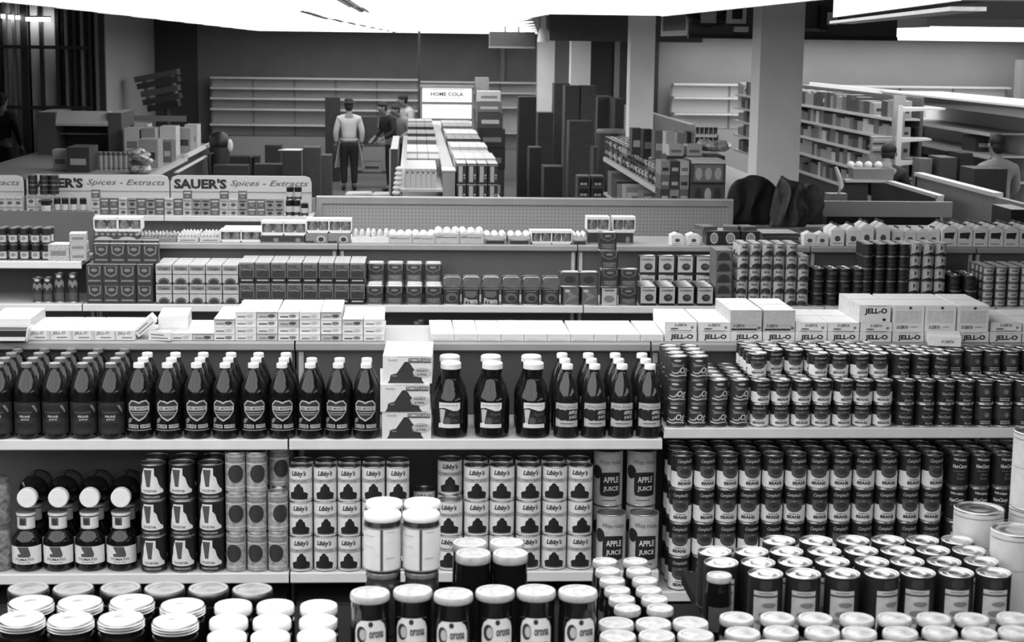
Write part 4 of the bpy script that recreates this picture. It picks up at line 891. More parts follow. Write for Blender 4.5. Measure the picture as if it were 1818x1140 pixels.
for i in range(4):
    X = X_at(1150+33.5*i, yf+.24, SH2+.2); put(P_OVT, (X, yf+.245, SH2), 'oval picture tin hidden under the raised ones, %s from left' % ORD[i+1], 'tin', 'hidden oval tins', scale=(1, 1, 1.3)); put(P_OVT, (X, yf+.245, SH2+.132), 'oval picture tin raised at the back, %s from left' % ORD[i+1], 'tin', 'raised oval picture tins')
P_TEX = carton('sack_print_carton', .083, .2, .058, MIDG, [('poly', [(-.45, .1), (-.3, .7), (0, .85), (.3, .7), (.45, .1)], DARK), ('rect', -.45, .9, .45, .97, GREY)], top=mat('speckled_carton_top', .25, .6, var=.5, scale=90))
for t in range(5): put(P_TEX, (X_at(1285, yf, SH2+.1), yf+.004*t, SH2+.0584*t), 'dark arched print carton in a column, %s from bottom' % ORD[t+1], 'carton', 'arched print cartons')
def steps(i): return [0, 1, 2, 3, 4]
grid(P_MILK, 'pale milk can', 'can', W2, 'pale milk cans', [1316, 1337.5, 1359, 1380.5, 1402, 1423.5], yf+.035, SH2, [[0, 1, 2], [0, 1, 2], [0, 1, 2], [0, 1, 2], lambda i: [0, 1, 2] if i < 5 else []], .062, .066, spin=.3, jit=.0008)
grid(P_DMK, 'dark milk can', 'can', W2, 'dark milk cans', [1450, 1474, 1497.5, 1521], yf+.04, SH2, [[0, 1], [0, 1], [0, 1]], .068, .0665, spin=.3, jit=.0008)
for i, c in enumerate((1548, 1570, 1591, 1612)):
    for t in range(5):
        for k in range(3): put(P_DM2, (X_at(c-6, yf, SH2+.2), yf+.035+.062*k, SH2+.0665*t), 'black milk can in the tall block, %s column, %s up, %s rank' % (ORD[i+1], ORD[t+1], ORD[k+1]), 'can', 'black milk cans')
for i, c in enumerate((1627, 1650, 1672)):
    for t in range(5):
        for k in range(3): put(P_TRI, (X_at(c, yf, SH2+.2), yf+.035+.062*k, SH2+.0675*t), 'pale can with dark roof print, %s column, %s up, %s rank' % (ORD[i+1], ORD[t+1], ORD[k+1]), 'can', 'roof print cans', (0, 0, random.uniform(-.2, .2)))
for i, c in enumerate((1700, 1727)):
    for t in range(2):
        for k in range(3): put(P_RD, (X_at(c-3*t, yf, SH2+.1), yf+.04+.073*k, SH2+.0835*t), 'short fat dark can, %s of two columns, %s up, %s rank' % (ORD[i+1], ORD[t+1], ORD[k+1]), 'can', 'fat dark cans')
for i in range(5):
    for t in range(5):
        for k in range(4): put(P_LOWC, (X_at(1756+22.5*i, yf, SH2+.1), yf+.036+.066*k, SH2+.0425*t), 'low flat can, %s column, %s up, %s rank back' % (ORD[i+1], ORD[t+1], ORD[k+1]), 'can', 'low flat cans')
# shelf beneath: dark shapes glimpsed in shadow
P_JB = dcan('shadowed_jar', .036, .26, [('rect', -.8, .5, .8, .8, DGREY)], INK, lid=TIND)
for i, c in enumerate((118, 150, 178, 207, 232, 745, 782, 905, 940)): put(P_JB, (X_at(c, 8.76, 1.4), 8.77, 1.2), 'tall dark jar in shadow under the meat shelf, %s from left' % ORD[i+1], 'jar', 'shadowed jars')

# far left bay: jars in two tiers, cartons, striped jars below
P_RJ = dcan('preserve_jar', .0235, .083, [('rect', -1.1, .12, 1.1, .55, LGREY), ('ell', 0, .36, .5, .12, GREY)], INK, lid=CAPG)
n_ = 0
for t in range(2):
    for k in range(2):
        for i in range(6): put(P_RJ, (X_at(-15+19.5*i, 8.76, SH2L+.08)+.006*k, 8.765+.055*k, SH2L+.0845*t), 'small preserve jar, %s tier, %s from left, %s rank' % (('bottom', 'top')[t], ORD[i+1], ORD[k+1]), 'jar', 'small preserve jars')
P_SPK = carton('speckled_carton', .11, .1, .085, mat('speckled_print', .4, .5, var=.4, scale=120), [('rect', -.35, .3, .35, .6, GREY), ('rect', -.5, .96, .5, 1, WHITE)], top=PAPER)
put(P_SPK, (X_at(104, 8.75, SH2L+.04), 8.745, SH2L), 'speckled carton beside the preserve jars, lower one', 'carton', 'speckled cartons')
for t in range(3): put(P_SPK, (X_at(138, 8.75, SH2L+.1), 8.75, SH2L+.047*t), 'speckled packet in the three high pile, %s' % ('bottom', 'middle', 'top')[t], 'packet', 'speckled packets', (0, 0, .05*t), scale=(.75, 1, .54))
P_STR = dcan('zigzag_label_jar', .0275, .13, [('poly', [(-1, .5), (-.5, .62), (0, .5), (.5, .62), (1, .5), (1, .7), (.5, .8), (0, .7), (-.5, .8), (-1, .7)], GREY), ('ell', 0, .9, .5, .05, LGREY), ('rect', -.9, .08, .9, .35, DGREY)], DARK, lid=TIND)
for i, c in enumerate((65, 83, 104, 128)): put(P_STR, (X_at(c, yf, SH2+.05), yf+.04, SH2), 'dark jar with zigzag label, %s of four' % ORD[i+1], 'jar', 'zigzag jars', scale=(1, 1, 1.0 if i < 2 else 1.18))

# top of the second gondola
T2 = TOP2; YT = 9.075
def tray(name, w_, d_, h, base, arts, wrap=True, nbump=5, bm_=PAPER):
    o = root_of(MB().box(-w_/2, w_/2, 0, d_, 0, h, base), name)
    if arts: MB().art(arts, flat(0, .0003)).obj('front_print', o, link=False)
    if nbump:
        m = MB()
        for i in range(nbump):
            for j in range(max(2, int(d_/.07))):
                m.ball((-w_/2+w_*(i+.5)/nbump, d_*(j+.5)/max(2, int(d_/.07)), h+.004), (w_/nbump*.46, .03, .016+random.uniform(0, .006)), bm_, 8, 6)
        m.obj('wrapped_contents', o, link=False)
    return o
def twin(name, w_, d_, h, glossy=PAPER):       # two cups in a white carry sleeve
    o = root_of(MB().box(-w_/2, w_/2, 0, d_, h*.82, h, glossy), name); m = MB()
    m.hexa([(-w_*.42, .0, 0), (w_*.42, 0, 0), (w_*.42, d_, 0), (-w_*.42, d_, 0), (-w_*.5, 0, h*.18), (w_*.5, 0, h*.18), (w_*.5, d_, h*.18), (-w_*.5, d_, h*.18)], glossy)
    for s in (-1, 1): m.box(s*w_*.5-.004*(s > 0), s*w_*.5+.004*(s < 0), 0, d_, h*.18, h*.82, glossy)
    m.obj('wrap_sleeve', o, link=False)
    c = MB(); 
    for s in (-.24, .24): c.lathe([(0, .0), (w_*.2, 0), (w_*.225, h*.3), (w_*.2, h*.62), (0, h*.62)], mat('shiny_foil_cup', .3, .3, .6, var=.4, scale=60), 12, cx=s*w_, cy=d_*.35, cz=h*.18)
    c.obj('foil_cup', o, link=False); return o
P_TW = twin('twin_cup_pack', .114, .1, .066)
P_TRD = tray('card_tray', .12, .2, .03, mat('dark_tray_card', .06, .6), [('ell', 0, .012, .045, .014, LGREY)], bm_=LGREY, nbump=4)
P_TRL = tray('card_tray', .11, .26, .022, LGREY, [('rect', -.04, .006, .04, .012, GREY)], bm_=LGREY, nbump=6)
def t2(p, px, dy, dz, lab, cat='carton', grp=None, rz=0.0, sc=None): put(p, (X_at(px, YT+dy, T2+dz+.03), YT+dy, T2+dz), lab, cat, grp, (0, 0, rz), sc)
P_GT = tray('pale_card_tray', .13, .16, .05, LGREY, [('rect', -.055, .028, .05, .031, DGREY), ('rect', -.055, .034, -.02, .037, GREY)], nbump=3)
P_GT2 = tray('low_card_tray', .12, .16, .02, PAPER, [], nbump=3, bm_=mat('translucent_bag', .55, .3))
t2(P_TRD, 185, 0, 0, 'dark card tray under the white twin packs, first of two', grp='dark trays'); t2(P_TRD, 226, 0, 0, 'dark card tray under the white twin packs, second of two', grp='dark trays')
for i, c in enumerate((188, 229)): t2(P_TW, c, .01, .052, 'white twin cup pack highest on the top ledge, %s of two' % ORD[i+1], 'pack', 'white twin cup packs', 0, (1.15, 1, 1.15))
P_MIX = [tray('small_packet_tray', .1, .2, .02, GREY, [], nbump=5, bm_=mat('crinkled_packet', .3, .5, var=.5, scale=60))]
t2(P_MIX[0], 264, 0, 0, 'tray of crinkled packets on the top ledge, first', grp='packet trays'); t2(P_MIX[0], 296, .0, 0, 'tray of crinkled packets on the top ledge, second', grp='packet trays')
for i, c in enumerate((333, 373)): t2(P_TRL, c, 0, .0, 'low pale tray of packets beside the twin packs, %s of two' % ORD[i+1], 'tray', 'pale packet trays')
for i, c in enumerate((410, 446)): t2(P_TW, c, .01, .0, 'white twin cup pack in the lower pair, front, %s of two' % ORD[i+1], 'pack', 'white twin cup packs'); t2(P_TW, c+6, .13, .0, 'white twin cup pack in the lower pair, behind, %s of two' % ORD[i+1], 'pack', 'white twin cup packs')
P_DKB = carton('dark_ledge_box', .118, .12, .036, DARK, [('rect', -.48, .0, .48, .1, GREY), ('ell', .2, .4, .12, .3, GREY)], top=LGREY)
P_RBX = carton('ring_print_box', .118, .12, .05, GREY, [('ell', .2, .4, .2, .36, LGREY), ('ell', .2, .36, .13, .26, DARK), ('rect', -.5, 0, -.1, .2, DARK)], top=LGREY)
for i, c in enumerate((484, 523, 564, 604)):
    t2(P_DKB if i < 2 else P_RBX, c-2, 0, 0, 'printed box under the row of twin packs, %s of four' % ORD[i+1], 'box', 'boxes under the twin packs')
    t2(P_TW, c, .005, (.038 if i < 2 else .052), 'white twin cup pack in the row of four, %s from left' % ORD[i+1], 'pack', 'white twin cup packs', 0, (1.07, 1, 1.15))
for i, c in enumerate((642, 674)): t2(P_GT2, c, .0, 0, 'low tray of clear bagged goods, %s of two' % ORD[i+1], 'tray', 'clear bag trays', 0, (.85, .8, 1.6))
for i, c in enumerate((711, 752)): t2(P_GT, c, 0, 0, 'pale card tray with bulging white wraps, %s of four' % ORD[i+1], 'tray', 'pale card trays', 0, (1, 1, .85))
for i, c in enumerate((794, 837)): t2(P_GT, c, 0, 0, 'pale card tray with bulging white wraps, %s of four' % ORD[i+3], 'tray', 'pale card trays', 0, (1.06, 1, 1.1))
P_GT3 = tray('scalloped_tray', .125, .15, .04, GREY, [('poly', [(-.06, .04), (-.06, .028), (-.03, .02), (0, .03), (.03, .02), (.06, .028), (.06, .04)], LGREY), ('rect', -.05, 0, .05, .016, DARK)], nbump=3)
for i, c in enumerate((879, 922)): t2(P_GT3, c, 0, 0, 'scalloped grey tray with small white wraps, %s of two' % ORD[i+1], 'tray', 'scalloped trays')
for i, c in enumerate((962, 997)): t2(P_TW, c, 0, .0, 'crumpled white twin pack in the middle of the top ledge, %s of two' % ORD[i+1], 'pack', 'white twin cup packs', (.08, -.06)[i], (1, 1, 1.1))
t2(P_GT3, 1029, 0, 0, 'striped tray standing just before the tall tin pile', 'tray', None, 0, (.65, 1, 1))
for i, c in enumerate((1062, 1108)): t2(P_DKB, c, .04, 0, 'dark box carrying the pair of white capped packs, %s of two' % ORD[i+1], 'box', 'boxes by the tall tin pile', 0, (.85, 1, 1.6)); t2(P_TW, c, .04, .06, 'white capped twin pack over the tall tin pile, %s of two' % ORD[i+1], 'pack', 'white twin cup packs', 0, (1.1, 1, 1.3))
def gable(name, w_, d_, h, emblem, roofm):
    o = root_of(MB().box(-w_/2, w_/2, 0, d_, 0, h*.72, PAPER), name); m = MB()
    n = len(m.v); m.v += [(-w_/2, 0, h*.72), (w_/2, 0, h*.72), (w_/2, d_, h*.72), (-w_/2, d_, h*.72), (0, 0.012, h*.93), (0, d_-.012, h*.93)]
    for f in ((0, 1, 4), (1, 2, 5, 4), (2, 3, 5), (3, 0, 4, 5)): m.face([n+i for i in f], PAPER)
    m.box(-.004, .004, .006, d_-.006, h*.92, h, roofm); m.obj('gable_top', o, link=False)
    MB().art(emblem, flat(0, .0003)).obj('emblem', o, link=False); return o
P_GB = gable('gable_carton', .082, .085, .125, [('poly', [(-.03, .045), (-.03, .075), (.028, .078), (.02, .04), (.0, .045)], INK), ('rect', -.03, .012, .02, .017, GREY)], DARK)
P_GB2 = gable('gable_carton', .082, .085, .105, [('ell', 0, .035, .018, .014, DGREY), ('rect', -.03, .01, .03, .014, GREY)], DARK)
for i, c in enumerate((1203, 1232)):
    put(P_GB2, (X_at(c, YT, T2+.04), YT, T2), 'small gable topped carton with dark square, %s of two' % ORD[i+1], 'carton', 'small gable cartons', (0, 0, .1), (.8, .8, .7))
P_CIR = carton('circle_mark_box', .105, .14, .078, INK, [('ell', 0, .48, .26, .4, LGREY), ('ell', 0, .48, .19, .29, GREY), ('rect', -.08, .3, -.05, .66, LGREY), ('rect', .05, .3, .08, .66, LGREY), ('rect', -.5, .96, .5, 1, GREY)], top=LGREY)
for i, c in enumerate((1240, 1268, 1297, 1333)): put(P_CIR, (X_at(c, YT, T2+.04), YT+.001*i, T2), 'black box with pale circle, %s from left' % ORD[i+1], 'box', 'black circle boxes', (0, 0, 0), (.8 if i < 2 else .95, 1, 1)) if i else None
P_LP = carton('loose_packet', .08, .12, .02, DGREY, [], top=GREY)
for i, (c, dz, rz) in enumerate(((1262, .08, .3), (1297, .08, -.2), (1332, .08, .2))): t2(P_LP, c, .01, dz, 'loose flat packet on the black circle boxes, %s from left' % ORD[i+1], 'packet', 'loose packets', rz)
P_FB = carton('flat_mailer_carton', .2, .22, .018, DARK, [], top=LGREY)
for i in range(3): put(P_FB, (X_at(1388, YT+.05, T2+.06), YT+.06+.008*i, T2+.02*i), 'flat pale topped carton in a pile behind the milk cans, %s of three' % ('bottom', 'middle', 'top')[i], 'carton', 'flat mailer cartons', (0, 0, .02*i))
for i, c in enumerate((1438, 1460)): put(P_GB2, (X_at(c, YT, T2+.04), YT, T2), 'short gable carton beside the milk can stack, %s of two' % ORD[i+1], 'carton', 'short gable cartons', (0, 0, 0), (.8, 1, .8))
for i, c in enumerate((1487, 1515, 1539, 1568)): 
    for k in range(2): put(P_GB2, (X_at(c, YT, T2+.04), YT+.095*k, T2), 'gable carton with round mark, %s from left, %s rank' % (ORD[i+1], ORD[k+1]), 'carton', 'round mark gable cartons', (0, 0, 0), (.9, 1, 1.12 if i < 2 else 1.3))
for i, c in enumerate((1594, 1616, 1638, 1658)): put(P_GB2, (X_at(c, YT+.02, T2+.04), YT+.02, T2), 'low gable carton behind the roof print cans, %s from left' % ORD[i+1], 'carton', 'low gable cartons', (0, 0, 0), (.8, 1, 1.0))
for i in range(6): 
    for k in range(3): put(P_GB, (X_at(1686+27.5*i, YT, T2+.05), YT+.09*k, T2), 'gable carton with black emblem, %s from left, %s rank' % (ORD[i+1], ORD[k+1]), 'carton', 'black emblem gable cartons')

# ================================================================ spice bays
rr = random.Random(3)
MOT = [mat('spice_tin_print_%s' % n, v, .5, var=.45, scale=110) for n, v in (('pale', .42), ('mid', .24), ('dark', .1))]
P_SPT = [carton('spice_tin', .058, .03, .056, MOT[k], [('rect', -.4, .62, .4, .8, (GREY, DARK, LGREY)[k]), ('ell', 0, .3, .28, .2, (DGREY, DARK, GREY)[k])], top=WHITE if k == 0 else GREY) for k in range(3)]
P_SPB = dcan('extract_bottle', .024, .11, [('rect', -1.2, .25, 1.2, .62, LGREY)], INK, lid=INK, seg=12)
i = 0
for c in [170+16.3*j for j in range(21)]:
    for t in range(2):
        k = rr.choice((0, 0, 1, 1, 2)) if t == 0 else k
        put(P_SPT[k], (X_at(c, 11.68, SPZ+.05), 11.67, SPZ+.0565*t), 'small spice tin, %s from left, %s tier' % (ORD[i+1], ('lower', 'upper')[t]), 'tin', 'spice tins')
    if i in (0, 10, 14, 16): put(P_SPT[2], (X_at(c, 11.68, SPZ+.12), 11.67, SPZ+.113), 'small spice tin standing above the %s column' % ORD[i+1], 'tin', 'spice tins')
    i += 1
for i, c in enumerate((102, 116, 131, 148)): put(P_SPB, (X_at(c, 11.7, SPZ+.05), 11.7, SPZ), 'small dark extract bottle, pale label, %s of four' % ORD[i+1], 'bottle', 'extract bottles')
for i, c in enumerate((56, 73, 90)):
    for t in range(2): put(P_SPT[0], (X_at(c, 11.7, SPZ+.05), 11.69, SPZ+.066*t), 'taller pale spice carton by the extract bottles, %s from left, %s' % (ORD[i+1], ('lower', 'upper')[t]), 'carton', 'tall spice cartons', scale=(1.05, 1, 1.15))
P_BLK = dcan('black_pepper_can', .033, .065, [('rect', -1.2, .4, 1.2, .5, DGREY)], INK, lid=INK, seg=14)
for i, c in enumerate((58, 79, 96)):
    put(P_BLK, (X_at(c, 11.7, SPZ+.2), 11.705, SPZ+.134), 'black can on the tall spice cartons, %s of three, lower' % ORD[i+1], 'can', 'black cans before the sign'); put(P_BLK, (X_at(c, 11.7, SPZ+.2), 11.705, SPZ+.2), 'black can before the sign lettering, %s of three, upper' % ORD[i+1], 'can', 'black cans before the sign')
for i, c in enumerate((3, 18, 33)):
    for t in range(2): put(P_SPT[0], (X_at(c, 11.7, SPZ+.05), 11.69, SPZ+.0565*t), 'small pale spice tin in the cut off bay, %s from left, %s' % (ORD[i+1], ('lower', 'upper')[t]), 'tin', 'spice tins')
put(P_SPB, (X_at(81, 11.3, SPZ), 8.95, SH2L+.17) if False else (X_at(82, 11.64, SPZ+.05), 11.645, SPZ), 'dark round jar standing alone at the spice shelf edge', 'jar', None, scale=(1.5, 1.5, .95))
for i, (c, s_) in enumerate(((514, 1), (527, 1), (541, .8), (519, .0), (533, .0))):
    if s_: put(P_SPB, (X_at(c, 11.68, SPZ+.05), 11.68, SPZ), 'dark capped bottle at the end of the spice shelf, %s of three' % ORD[i+1], 'bottle', 'end extract bottles', scale=(1.1, 1.1, s_))
for i, c in enumerate((516, 530)): put(P_SPB, (X_at(c, 11.73, SPZ+.15), 11.68, SPZ+.111), 'dark extract bottle stacked before the sign end, %s of two' % ORD[i+1], 'bottle', 'stacked extract bottles', scale=(1.1, 1.1, .8))

# ================================================================ far part of the shop
def shelfrun(lab, X0, X1, Y0_, top, sh, bays, face='y', lipm=LIP, back=None, base=.2, cap=True):
    """long empty wall shelving seen from the front (faces -Y)"""
    r = empty('wall_shelving', (X0, Y0_, 0), lab, 'shelving'); W_ = X1-X0
    bm_ = back or mat('pale_shelving_back', .5, .5, var=.05, scale=4)
    n = bays
    for i in range(n):
        a, b = W_*i/n, W_*(i+1)/n
        MB().box(a+.006, b-.006, 0, .03, base, top, bm_).obj('back_panel', r)
        for z, d in sh:
            s = MB().box(a+.004, b-.004, -d, 0, z-.03, z, SHELF).obj('shelf', r)
            MB().box(a+.004, b-.004, -d-.012, -d, z-.045, z, lipm).obj('price_rail', s)
    for i in range(n+1): MB().box(W_*i/n-.02, W_*i/n+.02, -.02, .0, base, top, STEEL).obj('upright', r)
    MB().box(0, W_, -.6, .03, 0, base, mat('pale_base_board', .3, .5)).obj('base_plinth', r)
    if cap: MB().box(0, W_, -.35, .03, top, top+.04, LIP).obj('top_board', r)
    return r
zt = 2.12
shelfrun('long empty wall shelving along the back behind the workers', X_at(376, 37.6, 2), X_at(742, 37.6, 2), 37.6, zt-.04, [(1.9, .35), (1.68, .38), (1.45, .42), (1.12, .5)], 5, base=.85)
shelfrun('empty back wall shelving right of the ceiling pipe', X_at(744, 37.6, 2)+.03, X_at(958, 37.6, 2), 37.6, zt-.08, [(1.86, .35), (1.55, .4), (1.0, .5)], 3, base=.6)
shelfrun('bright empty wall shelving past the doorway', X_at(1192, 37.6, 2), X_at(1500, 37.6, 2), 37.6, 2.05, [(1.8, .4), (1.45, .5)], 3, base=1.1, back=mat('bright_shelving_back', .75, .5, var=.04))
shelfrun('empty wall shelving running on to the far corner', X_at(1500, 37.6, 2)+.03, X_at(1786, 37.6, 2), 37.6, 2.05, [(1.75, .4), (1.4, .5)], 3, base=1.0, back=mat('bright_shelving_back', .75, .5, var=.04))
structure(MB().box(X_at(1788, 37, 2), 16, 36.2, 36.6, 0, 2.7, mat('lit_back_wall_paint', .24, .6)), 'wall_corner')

# generic far goods
def cb(name, W_, D_, H_, m_, top=None, art=()):
    return carton(name, W_, D_, H_, m_, list(art), top=top)
FM = [mat('far_print_%s' % n, v, .5, var=.4, scale=25) for n, v in (('white', .55), ('pale', .3), ('grey', .14), ('dark', .05), ('black', .02))]
P_F = [cb('grocery_box', 1, 1, 1, FM[k], top=(mat('white_box_top', .5, .6), mat('pale_carton_top', .38, .6), GREY, MIDG, DGREY)[k], art=[('rect', -.35, .3, .35, .55, (GREY, DARK, LGREY, LGREY, GREY)[k])]) for k in range(5)]  # tops have a plain tone of their own, apart from the fronts
rs = random.Random(11)

# ---- middle gondola running away from us, with goods each side
gx, gy0, gy1 = X_at(797, 20.8, 1.3), 20.8, 33.0
r_ = empty('aisle_gondola', (gx, gy0, 0), 'low gondola running away down the middle of the shop', 'shelving')
MB().box(-.075, .075, 0, gy1-gy0, 0, 1.345, STEEL).obj('spine', r_)
MB().box(-.085, .085, -.01, .5, 1.345, 1.36, LIP).obj('spine_cap', r_)
for s in (-1, 1):
    a, b = (-.62, -.076) if s < 0 else (.076, .68)
    MB().box(a, b, 0, gy1-gy0, 1.09 if s < 0 else .93, 1.12 if s < 0 else .96, SHELF).obj('shelf', r_)
    MB().box(a, b, 0, gy1-gy0, 0, .2, STEEL).obj('base_plinth', r_)
MB().box(-.72, -.63, .2, 3.2, 0, 1.6, mat('dark_end_panel', .035, .5, var=.1), top=STEEL).box(-.735, -.715, .18, .22, 0, 1.6, STEEL).obj('end_panel', r_)
P_TB = carton('tall_pale_box', .066, .3, .235, LGREY, [('rect', -.5, .86, .5, .88, DARK), ('rect', -.44, .72, .44, .86, LGREY), ('ell', -.1, .79, .2, .05, DARK), ('rect', -.5, 0, -.42, 1, GREY)], top=mat('white_box_top', .5, .6))
for i in range(6):
    for k in range(5): put(P_TB, (X_at(724+9.3*i, gy0+.25, 1.2), gy0+.25+.32*k, 1.12), 'tall pale box on the middle gondola, %s from left, %s rank' % (ORD[i+1], ORD[k+1]), 'carton', 'tall pale boxes')
for k in range(9):
    kk = (1, 0, 0, 2, 3, 3, 4, 2, 1)[k]; H_ = (.2, .22, .2, .26, .3, .26, .3, .28, .3)[k]; y = gy0+1.95+1.1*k
    for i in range(3): put(P_F[kk], (gx-.455+.15*i-.0, y, 1.12), 'grocery box left of the divider, %s band back, %s from left' % (ORD[k+1], ORD[i+1]), 'carton', 'grocery boxes on the middle gondola', (0, 0, 0), (.143, .95, H_+.05))
P_TN = carton('tall_dark_box', .118, .3, .24, DARK, [('rect', -.3, .05, .12, .86, LGREY), ('ell', .3, .4, .1, .06, LGREY), ('ell', .3, .25, .08, .05, LGREY), ('rect', -.5, .9, .5, .94, LGREY)], top=mat('white_box_top', .6, .6))
for i in range(4):
    for t in range(2):
        for k in range(2): put(P_TN, (gx+.155+.13*i, gy0+.02+.31*k, .96+.241*t), 'tall dark box on the middle gondola, %s from left, %s tier, %s rank' % (ORD[i+1], ('lower', 'upper')[t], ORD[k+1]), 'carton', 'tall dark boxes')
for k in range(9):
    kk = (0, 1, 0, 1, 3, 0, 1, 2, 1)[k]; y = gy0+.7+1.2*k; H_ = (.5, .46, .5, .44, .48, .5, .46, .5, .5)[k]
    for i in range(4): put(P_F[kk], (gx+.155+.13*i-.0, y, .96), 'grocery box right of the divider, %s band back, %s from left' % (ORD[k+1], ORD[i+1]), 'carton', 'grocery boxes on the middle gondola', (0, 0, 0), (.126, 1.12, H_))
# white bags hanging at the left end
for t in range(6): 
    x, z = XZ(707-1.2*t+2, 300+8.5*t, 20.75)
    tag(MB().ball((x, 20.74, z), (.05, .04, .034), PAPER, 8, 6).obj('hanging_bag'), 'small white bag hung on the dark end panel, %s from top' % ORD[t+1], 'bag', 'hanging white bags')
tag(MB().box(gx-.68, gx-.66, 20.70, 20.8, .9, 1.5, STEEL).obj('bag_strip'), 'thin strip holding white bags on the end panel', 'strip') if False else None

# lit drinks cooler
x0, x1 = X_at(746, 34.4, 1.6), X_at(841, 34.4, 1.6)
zt = XZ(790, 152, 34.4)[1]
r_ = empty('drinks_cooler', (x0, 34.4, 0), 'tall lit drinks cooler with glowing white front and cola lettering', 'cooler')
W_ = x1-x0; MB().box(0, W_, .05, .75, 0, zt, GREY).box(0, W_, -.02, .06, zt-.04, zt+.02, STEEL).obj('cabinet', r_)
GLOW = mat('backlit_white_panel', .6, .4, var=0, emit=.5)
for a, b in ((.33, .02), (.66, .35), (1.2, .68)):
    MB().box(.04, W_-.04, .0, .05, zt-a-.0, zt-b-.03, GLOW).obj('lit_panel', r_)
MB().art([('txt', 'HOME COLA', W_/2, zt-.17, .66, .075, DGREY, 0, 0, .02), ('rect', .2, zt-.26, W_-.2, zt-.255, GREY), ('rect', .2, zt-.08, W_-.2, zt-.075, GREY)], flat(-.002, .002)).obj('lettering', r_)
# pile of cases right of the cooler
for i, (a, b, c, d, k, Y) in enumerate(((844, 868, 138, 160, 1, 35), (848, 889, 162, 180, 0, 31), (846, 891, 181, 199, 2, 31), (848, 893, 200, 228, 3, 31), (850, 897, 229, 262, 4, 31), (852, 897, 263, 300, 4, 31))):
    xa, zb_ = XZ(a, d, Y); xb, zt_ = XZ(b, c, Y)
    if i == 0:
        put(P_F[1], ((xa+xb)/2, Y, 0), 'tall wrapped display beside the cooler top', 'display', None, (0, 0, 0), (xb-xa, .4, zt_))
    else: put(P_F[k], ((xa+xb)/2, Y, zb_), 'wrapped drinks case in the pile beside the cooler, %s from top' % ORD[i], 'case', 'drinks cases', (0, 0, 0), (xb-xa, .5, zt_-zb_-.004))
xa, _ = XZ(852, 300, 31); zl = XZ(852, 300, 31)[1]
put(P_F[3], (xa+.22, 31, 0), 'dark case at the floor under the drinks cases', 'case', None, (0, 0, 0), (.46, .5, zl-.01))

# cartons stacked in the middle aisle
def stack(px0, px1, pytop, Y, n, lab, m_=2, dep=.45):
    xa, zt_ = XZ(px0, pytop, Y); xb = X_at(px1, Y, zt_-.3); h = zt_/n
    for t in range(n):
        nm = {0: 'bottom', n-1: 'top'}.get(t, ORD[t+1]+' up')
        put(P_CT[m_], ((xa+xb)/2+rs.uniform(-.004, .004), Y, t*h), 'brown carton, %s, in the %s' % (nm, lab), 'carton', 'stacked brown cartons', (0, 0, rs.uniform(-.008, .008)), ((xb-xa)*.96, dep, h-.002))
P_CT = []
for k, v in enumerate((.012, .025, .04, .055)):
    o = MB().box(-.5, .5, 0, 1, 0, 1, mat('kraft_carton_%s' % ('black', 'dark', 'mid', 'light')[k], v, .7, var=.2, scale=6)).obj('shipping_carton', link=False); proto(o)
    MB().box(-.5, .5, .47, .53, 1, 1.004, GREY).obj('tape', o, link=False); P_CT.append(o)
stack(921, 953, 172, 28.5, 6, 'dark stack by the floor aisle', 0)
stack(955, 983, 200, 26.5, 5, 'stack before the far column', 1)
stack(984, 1012, 148, 27.4, 7, 'tall stack left of the column', 2)
stack(1003, 1029, 152, 25.2, 6, 'stack with a pale seam, left half', 2)
stack(1031, 1058, 152, 25.2, 6, 'stack with a pale seam, right half', 3)
stack(1010, 1052, 215, 23.6, 5, 'broad stack in the mid aisle', 2)
stack(1054, 1076, 262, 22.6, 4, 'narrow stack beside the drum', 2)
stack(940, 962, 262, 24, 3, 'low black stack', 0)
stack(966, 1000, 296, 21.5, 3, 'low black stack before the seam stack', 0)
P_CR = carton('bottle_crate', .15, .3, .13, DGREY, [('rect', -.42, .1, .42, .85, INK), ('ell', -.15, .25, .14, .12, LGREY), ('ell', .15, .25, .14, .12, LGREY)], top=GREY)
for i, c in enumerate((1036, 1061)):
    for t in range(10): 
        if t*.132+.13 < 1.32 or i < 2: put(P_CR, (X_at(c, 20.6, 1.1), 20.6, t*.132), 'small bottle crate with pale caps, %s column, %s up' % (ORD[i+1], ORD[t+1]), 'crate', 'bottle crates', scale=(1, 1, .98))
x, z = XZ(1085, 232, 21.4)
r_ = empty('steel_drum', (x, 21.4, 0), 'tall black drum with a grey lid beside the cartons', 'drum')
MB().lathe([(0, 0), (.17, 0), (.17, z-.05), (.165, z-.03), (0, z-.03)], INK, 20).obj('drum_body', r_); MB().lathe([(.165, z-.03), (.185, z-.028), (.185, z+.005), (.17, z+.02), (0, z+.02)], GREY, 20).obj('lid', r_)

